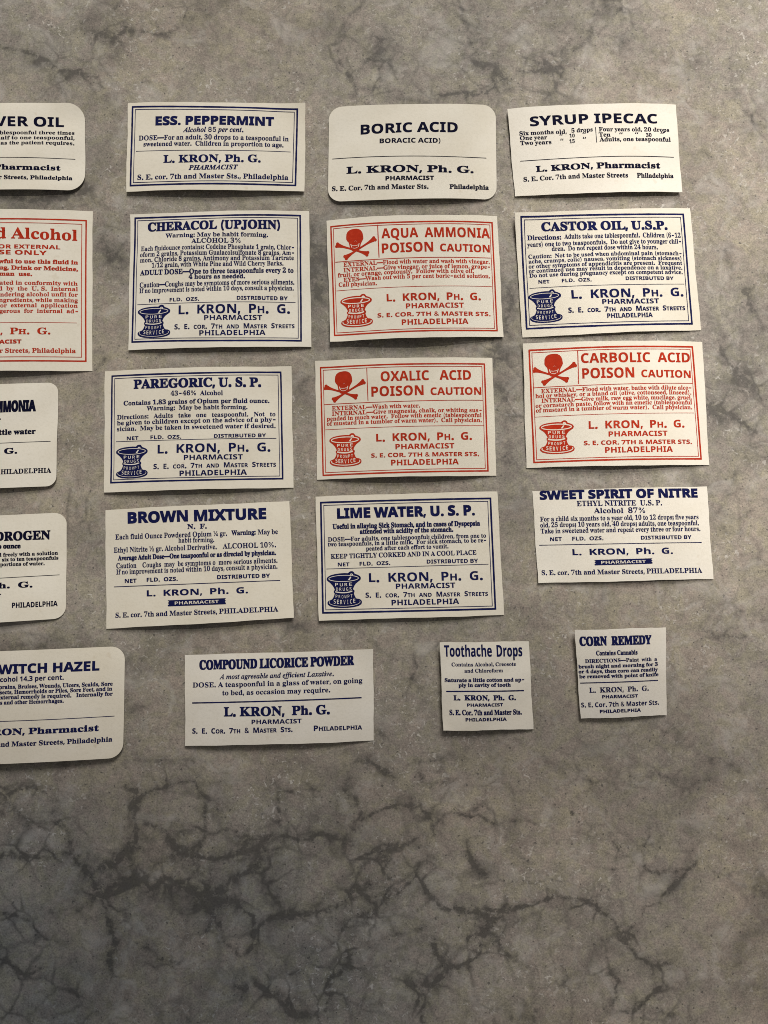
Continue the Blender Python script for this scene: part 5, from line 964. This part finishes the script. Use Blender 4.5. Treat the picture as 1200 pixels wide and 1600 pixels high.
        v = np.concatenate([A, B]); m = len(q)
        F = [(i, (i + 1) % m, m + (i + 1) % m, m + i) for i in range(m if close else m - 1)]
        self.add(part, v[:, 0], v[:, 1], F, paper)
    def text(self, part, f, b, s, s0, t0, s1, t1, cap, sc=0, paper=False):
        """Set a line of type from (s0, t0) to (s1, t1) on its baseline; cap is the capital height in t."""
        run = []; x = 0.0
        g = GLYPH[f]
        for ch in s:
            k = 1.0
            if ch == ' ': x += .36; continue
            if sc and ch.islower(): ch = ch.upper(); k = .77
            if ch == ',': k *= .8
            a = g[ch][0] * k; run.append((ch, x, k)); x += a
        # natural width, trimmed of side bearings
        last = run[-1]; lp = np.concatenate(g[last[0]][1]); fp = np.concatenate(g[run[0][0]][1])
        x0 = fp[:, 0].min() * run[0][2]; x1 = last[1] + lp[:, 0].max() * last[2]
        capm = cap * self.H; Wm = (s1 - s0) * self.W
        sx = Wm / ((x1 - x0) * capm)
        V = []; F = []; n = 0
        for ch, gx, k in run:
            v, tri = glyph_mesh(f, ch, round(sx, 2), b if f == 'G' else 0)
            dy = rnd.uniform(-.012, .012); gg = v * k
            X = (gg[:, 0] + (gx - x0) * sx) * capm / Wm * (1.0)
            s_ = s0 + (s1 - s0) * X
            t_ = t0 + (t1 - t0) * X - (gg[:, 1] + dy) * cap
            if ch == ',': t_ = t_ - .05 * cap
            V.append(np.stack([s_, t_], 1)); F += [(a + n, c + n, d + n) for a, c, d in tri]; n += len(v)
        V = np.concatenate(V)
        if f == 'G' and (paper or b < -.025): self.add(part, V[:, 0], V[:, 1], F, paper); return
        # ink spread: the hairlines and serifs of old type fill in, so the serif faces are thickened both ways
        by = (.029 + max(0, b) * .5) * cap; bx = max(.007, .013 + b) * cap * self.H / self.W
        if f == 'G': by = .018 * cap; bx = .018 * cap * self.H / self.W
        for ax, ay in ((0, 0), (-bx, -by), (bx, -by), (-bx, by), (bx, by)): self.add(part, V[:, 0] + ax, V[:, 1] + ay, F, paper)
    def border(self, q, w1, ins, w2):
        q = np.array(q).reshape(4, 2); w1 *= 1.12 / 1000; ins /= 1000; w2 *= 1.25 / 1000
        W, H = self.W, self.H
        sg = np.array([[1, 1], [-1, 1], [-1, -1], [1, -1]])
        def ring(r, w, gap):
            for i in range(4):
                a = r[i].copy(); b = r[(i + 1) % 4].copy()
                d = (b - a) * np.array([W, H]); L = np.hypot(*d); ext = (w / 2 - gap) / L
                self.stroke('border', [a - (b - a) * ext, b + (b - a) * ext], w, n=36 if i % 2 == 0 else 26)
        ring(q, w1, w1 * .12)
        ring(q + sg * np.array([ins / W, ins / H]), w2, 0.0)
    def skull(self, s, t, ws, ht):
        X = lambda x, y: (s + ((x - 223) / 247.0) * ws, t + ((y - 203) / 195.0) * ht)
        px = ws * self.W / 247.0
        head = [(218, 107), (200, 109), (186, 114), (174, 124), (167, 138), (165, 155), (165, 172), (171, 184), (179, 193), (183, 210), (186, 232), (200, 250), (236, 250), (250, 232), (253, 212), (259, 198), (267, 184), (272, 172), (271, 160), (269, 143), (264, 129), (255, 117), (243, 110), (230, 107)]
        self.poly('skull_and_crossbones', [X(*p) for p in head])
        def bone(a, b, w):
            a = np.array(a, float); b = np.array(b, float); d = (b - a) / np.linalg.norm(b - a); n = np.array([-d[1], d[0]])
            L = np.linalg.norm(b - a); prof = [(0, .25), (.015, .85), (.045, 1.12), (.085, 1.12), (.14, .86), (.22, .60), (.34, .47), (.5, .44), (.66, .47), (.78, .60), (.86, .86), (.915, 1.12), (.955, 1.12), (.985, .85), (1, .25)]
            up_ = [a + d * L * k + n * w * v for k, v in prof]; dn = [a + d * L * k - n * w * v for k, v in prof][::-1]
            self.poly('skull_and_crossbones', [X(*p) for p in up_ + dn])
            for e, sgn in ((a, 1), (b, -1)):
                for sd in (-1, 1):
                    c = e + d * sgn * w * .62 + n * sd * w * .68
                    self.poly('skull_and_crossbones', [X(*(c + w * .80 * np.array([math.cos(k * .524), math.sin(k * .524)]))) for k in range(12)])
        bone((99, 201), (300, 276), 12.5); bone((347, 176), (150, 292), 12.5)
        wh = 3.6 * px
        self.stroke('skull_and_crossbones', [X(192, 205), X(195, 216), X(198, 227)], wh * 1.3, True)
        self.stroke('skull_and_crossbones', [X(244, 203), X(241, 215), X(237, 226)], wh * 1.2, True)
        self.stroke('skull_and_crossbones', [X(200, 215), X(212, 217), X(226, 216), X(236, 213)], wh * .8, True)
        self.stroke('skull_and_crossbones', [X(203, 230), X(213, 233), X(224, 232), X(233, 228)], wh * .8, True)
        self.stroke('skull_and_crossbones', [X(216, 190), X(222, 183), X(228, 191)], wh * .22, True)
    def mortar(self, s, t, ws, ht):
        red = self.inkcode == 'r'
        x0, x1, y0, y1 = 110., 1020., 138., 1105.
        X = lambda x, y: (s + ((x - (x0 + x1) / 2) / (x1 - x0)) * ws, t + ((y - (y0 + y1) / 2) / (y1 - y0)) * ht)
        px = ws * self.W / (x1 - x0)
        part = 'mortar_and_pestle'
        sil = [(110, 330), (118, 298), (150, 268), (220, 230), (330, 204), (450, 190), (580, 184), (680, 190), (705, 162), (735, 144), (770, 138), (812, 146), (838, 175), (855, 208), (940, 243), (995, 280), (1015, 325), (1000, 375), (940, 420), (880, 465), (832, 530), (800, 605), (806, 628), (832, 645), (834, 690), (815, 715), (828, 770), (852, 830), (882, 866), (950, 876), (1000, 905), (1022, 955), (1005, 1015), (930, 1060), (800, 1090), (640, 1103), (450, 1103), (290, 1085), (180, 1050), (122, 1000), (112, 955), (140, 910), (205, 885), (240, 868), (272, 825), (298, 765), (312, 715), (292, 695), (290, 645), (318, 625), (300, 570), (262, 505), (205, 440), (150, 395), (115, 362)]
        self.poly(part, [X(*p) for p in sil])
        k = 1.75 if red else 1.0
        el = [X(558 + 390 * math.cos(a), 325 + 82 * math.sin(a)) for a in np.linspace(0, 2 * math.pi, 49)[:-1]]
        self.stroke(part, el, 15 * k * px, True, close=True)
        self.poly(part, [X(700, 235), X(745, 170), X(800, 165), X(840, 220), X(835, 262), X(790, 262), X(745, 262)])
        self.poly(part, [X(672, 368), X(734, 284), X(765, 292), X(716, 374)], True)
        self.stroke(part, [X(738, 232), X(752, 215), X(775, 212), X(795, 228), X(800, 250)], (22 if not red else 40) * px, True)
        self.stroke(part, [X(328, 672), X(400, 688), X(480, 700), X(560, 704), X(650, 698), X(720, 684), X(776, 664)], (27 if not red else 38) * px, True)
        arc = [X(567 + 405 * math.cos(a), 952 + 108 * math.sin(a)) for a in np.linspace(-.25, math.pi + .25, 30)]
        self.stroke(part, arc, (11 if not red else 24) * px, True)
        def word(sx0, sx1, y, cap, wd, bend, b):
            a = X(sx0, y); c = X(sx1, y); n = len(wd)
            for i, chh in enumerate(wd):
                gw = .66 if chh != 'I' else .3
                xa = sx0 + (sx1 - sx0) * (i + .5) / n; dy = -bend * ((2 * (i + .5) / n - 1) ** 2)
                hw = (sx1 - sx0) / n * gw / 2
                A = X(xa - hw, y + dy); B_ = X(xa + hw, y + dy)
                self.text(part, 'G', b, chh, A[0], A[1], B_[0], B_[1], cap / (y1 - y0) * ht, 0, True)
        lb = -.012 if red else -.03
        word(308, 800, 535, 88, 'PURE', 14, lb); word(335, 775, 655, 88, 'DRUGS', 12, lb)
        word(318, 790, 855, 92, 'PROMPT', 26, lb - .005); word(262, 862, 1008, 116, 'SERVICE', 34, lb + .01)
    def ribbon(self, s0, t0, s1, t1, h, txt, a, b, c, d, cap):
        L = s1 - s0
        up_ = [(s0 + L * k, t0 + (t1 - t0) * k) for k in np.linspace(0, 1, 13)]
        pts = up_ + [(s1 - L * .02, t1 + h * .25), (s1, t1 + h * .42), (s1 - L * .02, t1 + h * .6), (s1, t1 + h * .8), (s1 - L * .005, t1 + h)] + [(p[0], p[1] + h) for p in up_[::-1][1:-1]] + [(s0 + L * .01, t0 + h), (s0, t0 + h * .85), (s0 + L * .025, t0 + h * .62), (s0 + L * .005, t0 + h * .45), (s0 + L * .025, t0 + h * .22)]
        self.poly('ribbon', pts)
        self.text('ribbon', 'G', -.01, txt, a, b, c, d, cap, 0, True)
    def build(self):
        self.paper()
        NM = {'H': 'heading_text', 'D': 'directions_text', 'N': 'quantity_text', 'K': 'pharmacist_text', 'A': 'address_text'}
        for it in self.items:
            k = it[0]
            if k == 'T':
                b = it[3]
                self.text(NM[it[1]], it[2], b, it[4], *it[5:10], it[10])
            elif k == 'R':
                s0, t0, s1, t1, wd = it[1:]
                self.stroke('ruled_line', [(s0, t0), (s1, t1)], wd / 1000, n=40 if abs(s1 - s0) > .1 else 10)
            elif k == 'B': self.border(it[1:9], *it[9:12])
            elif k == 'M': self.mortar(*it[1:])
            elif k == 'K': self.skull(*it[1:])
            elif k == 'Q': self.ribbon(*it[1:])
        made = {}
        for (part, white), (vs, fs) in self.parts.items():
            if white: continue
            made[part] = mesh_obj(part, np.concatenate(vs), fs, self.ink, self.root)
        for (part, white), (vs, fs) in self.parts.items():
            if white: mesh_obj('white_detail', np.concatenate(vs), fs, PAPER, made[part])

# ---------------------------------------------------------------- stone countertop
def value_noise(x, y, seed):
    xi = np.floor(x).astype(np.int64); yi = np.floor(y).astype(np.int64); xf = x - xi; yf = y - yi
    def h(a, b):
        n = (a * 374761393 + b * 668265263 + seed * 974634777) & 0xffffffff
        n = ((n ^ (n >> 13)) * 1274126177) & 0xffffffff
        return ((n ^ (n >> 16)) & 0xffff) / 65535.0
    u = xf * xf * (3 - 2 * xf); v = yf * yf * (3 - 2 * yf)
    return (h(xi, yi) * (1 - u) + h(xi + 1, yi) * u) * (1 - v) + (h(xi, yi + 1) * (1 - u) + h(xi + 1, yi + 1) * u) * v
def fbm(x, y, seed, o=4):
    r = 0; a = .5; t = 0
    for i in range(o): r = r + a * value_noise(x * 2 ** i, y * 2 ** i, seed + i); t += a; a *= .55
    return r / t * 2 - 1

def countertop():
    def axis(lo, hi, a, b, step):
        inner = np.arange(a, b + step / 2, step)
        left = a - np.cumsum(step * 1.22 ** np.arange(1, 40)); left = left[left > lo]; right = inner[-1] + np.cumsum(step * 1.22 ** np.arange(1, 40)); right = right[right < hi]
        return np.concatenate([[lo], left[::-1], inner, right, [hi]])
    xs = axis(-650, 650, -118, 118, .42); ys = axis(-450, 700, -152, 162, .42)
    X, Y = np.meshgrid(xs, ys)
    x = X.ravel(); y = Y.ravel()
    wx = x + 1.5 * fbm(x / 6, y / 6, 5) + .55 * fbm(x / 1.4, y / 1.4, 25, 3); wy = y + 1.5 * fbm(x / 6, y / 6, 15) + .55 * fbm(x / 1.4, y / 1.4, 35, 3)
    wx = wx + .25 * fbm(x / .9, y / .9, 85, 2); wy = wy + .25 * fbm(x / .9, y / .9, 95, 2)
    vein = np.zeros_like(x); near = np.zeros_like(x)
    thick = .75 + .9 * np.clip(fbm(x / 5, y / 5, 45) + .3, 0, 1.2)
    strg = np.clip(.95 + .9 * fbm(x / 9, y / 9, 55), .35, 1.4)
    for pts, wd, a in VEINS:
        p = np.array(pts).reshape(-1, 2)
        m = 12 * wd + 5
        sel = np.where((x > p[:, 0].min() - m) & (x < p[:, 0].max() + m) & (y > p[:, 1].min() - m) & (y < p[:, 1].max() + m))[0]
        if not len(sel): continue
        small = a > 1.9
        qx = (x if small else wx)[sel]; qy = (y if small else wy)[sel]; best = np.full(len(sel), 1e9)
        for (ax, ay), (bx, by) in zip(p[:-1], p[1:]):
            dx, dy = bx - ax, by - ay; L2 = dx * dx + dy * dy + 1e-9
            t = np.clip(((qx - ax) * dx + (qy - ay) * dy) / L2, 0, 1)
            best = np.minimum(best, np.hypot(qx - ax - t * dx, qy - ay - t * dy))
        ww = wd * (1.0 if small else thick[sel])
        g = 1.22 * a * (.78 * np.exp(-(best / (ww * .58)) ** 2) + .30 * np.exp(-(best / (ww * 1.9)) ** 2) + .11 * np.exp(-(best / (ww * 6)) ** 2)) * (1 if small else strg[sel])
        if small: g = a * np.exp(-(best / .35) ** 2)
        if not small: near[sel] = np.maximum(near[sel], min(1, a * 1.3) * np.exp(-(best / (wd * 5 + 2)) ** 2))
        vein[sel] = 1 - (1 - vein[sel]) * (1 - np.clip(g, 0, .97))
    # greyer stone at the lower left, with the soft shade there painted in
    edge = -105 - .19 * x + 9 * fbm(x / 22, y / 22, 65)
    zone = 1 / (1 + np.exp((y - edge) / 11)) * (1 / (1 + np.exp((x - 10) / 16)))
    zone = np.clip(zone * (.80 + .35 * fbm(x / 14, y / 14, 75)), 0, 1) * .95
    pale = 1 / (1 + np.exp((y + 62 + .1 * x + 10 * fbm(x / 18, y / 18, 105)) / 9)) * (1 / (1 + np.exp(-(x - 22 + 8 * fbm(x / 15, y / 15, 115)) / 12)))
    N = len(x); nx = len(xs); ny = len(ys)
    V = np.stack([x, y, np.zeros(N)], 1) / 1000.0
    ring = list(range(nx)) + [j * nx + nx - 1 for j in range(1, ny)] + [(ny - 1) * nx + i for i in range(nx - 2, -1, -1)] + [j * nx for j in range(ny - 2, 0, -1)]
    low = V[ring].copy(); low[:, 2] = -.03
    V = np.concatenate([V, low])
    i = np.arange(nx - 1); j = np.arange(ny - 1); A = (j[:, None] * nx + i[None, :]).ravel()
    Q = np.stack([A, A + 1, A + nx + 1, A + nx], 1)
    R = len(ring); k = np.arange(R); rg = np.array(ring)
    side = np.stack([rg, N + k, N + (k + 1) % R, np.roll(rg, -1)], 1)
    Q = np.concatenate([Q, side])
    me = bpy.data.meshes.new('countertop')
    me.vertices.add(len(V)); me.vertices.foreach_set('co', V.ravel().astype(np.float32))
    me.loops.add(len(Q) * 4); me.loops.foreach_set('vertex_index', Q.ravel().astype(np.int32))
    me.polygons.add(len(Q)); me.polygons.foreach_set('loop_start', (np.arange(len(Q)) * 4).astype(np.int32))
    me.update(calc_edges=True)
    for nm, arr in (('vein', vein), ('grey_shade_zone', zone), ('near_vein', near), ('pale_bed', pale)):
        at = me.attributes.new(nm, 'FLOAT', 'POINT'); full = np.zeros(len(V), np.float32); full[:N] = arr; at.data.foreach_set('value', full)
    me.materials.append(STONE)
    o = bpy.data.objects.new('countertop', me); COL.objects.link(o); o['kind'] = 'structure'
    o['label'] = 'grey-brown stone countertop with dark cloudy veins'
    return o

countertop()
for n, (desc, ink, cor, arch, rad, items) in enumerate(LABELS):
    Label(desc, ink, cor, arch, rad, items, n).build()
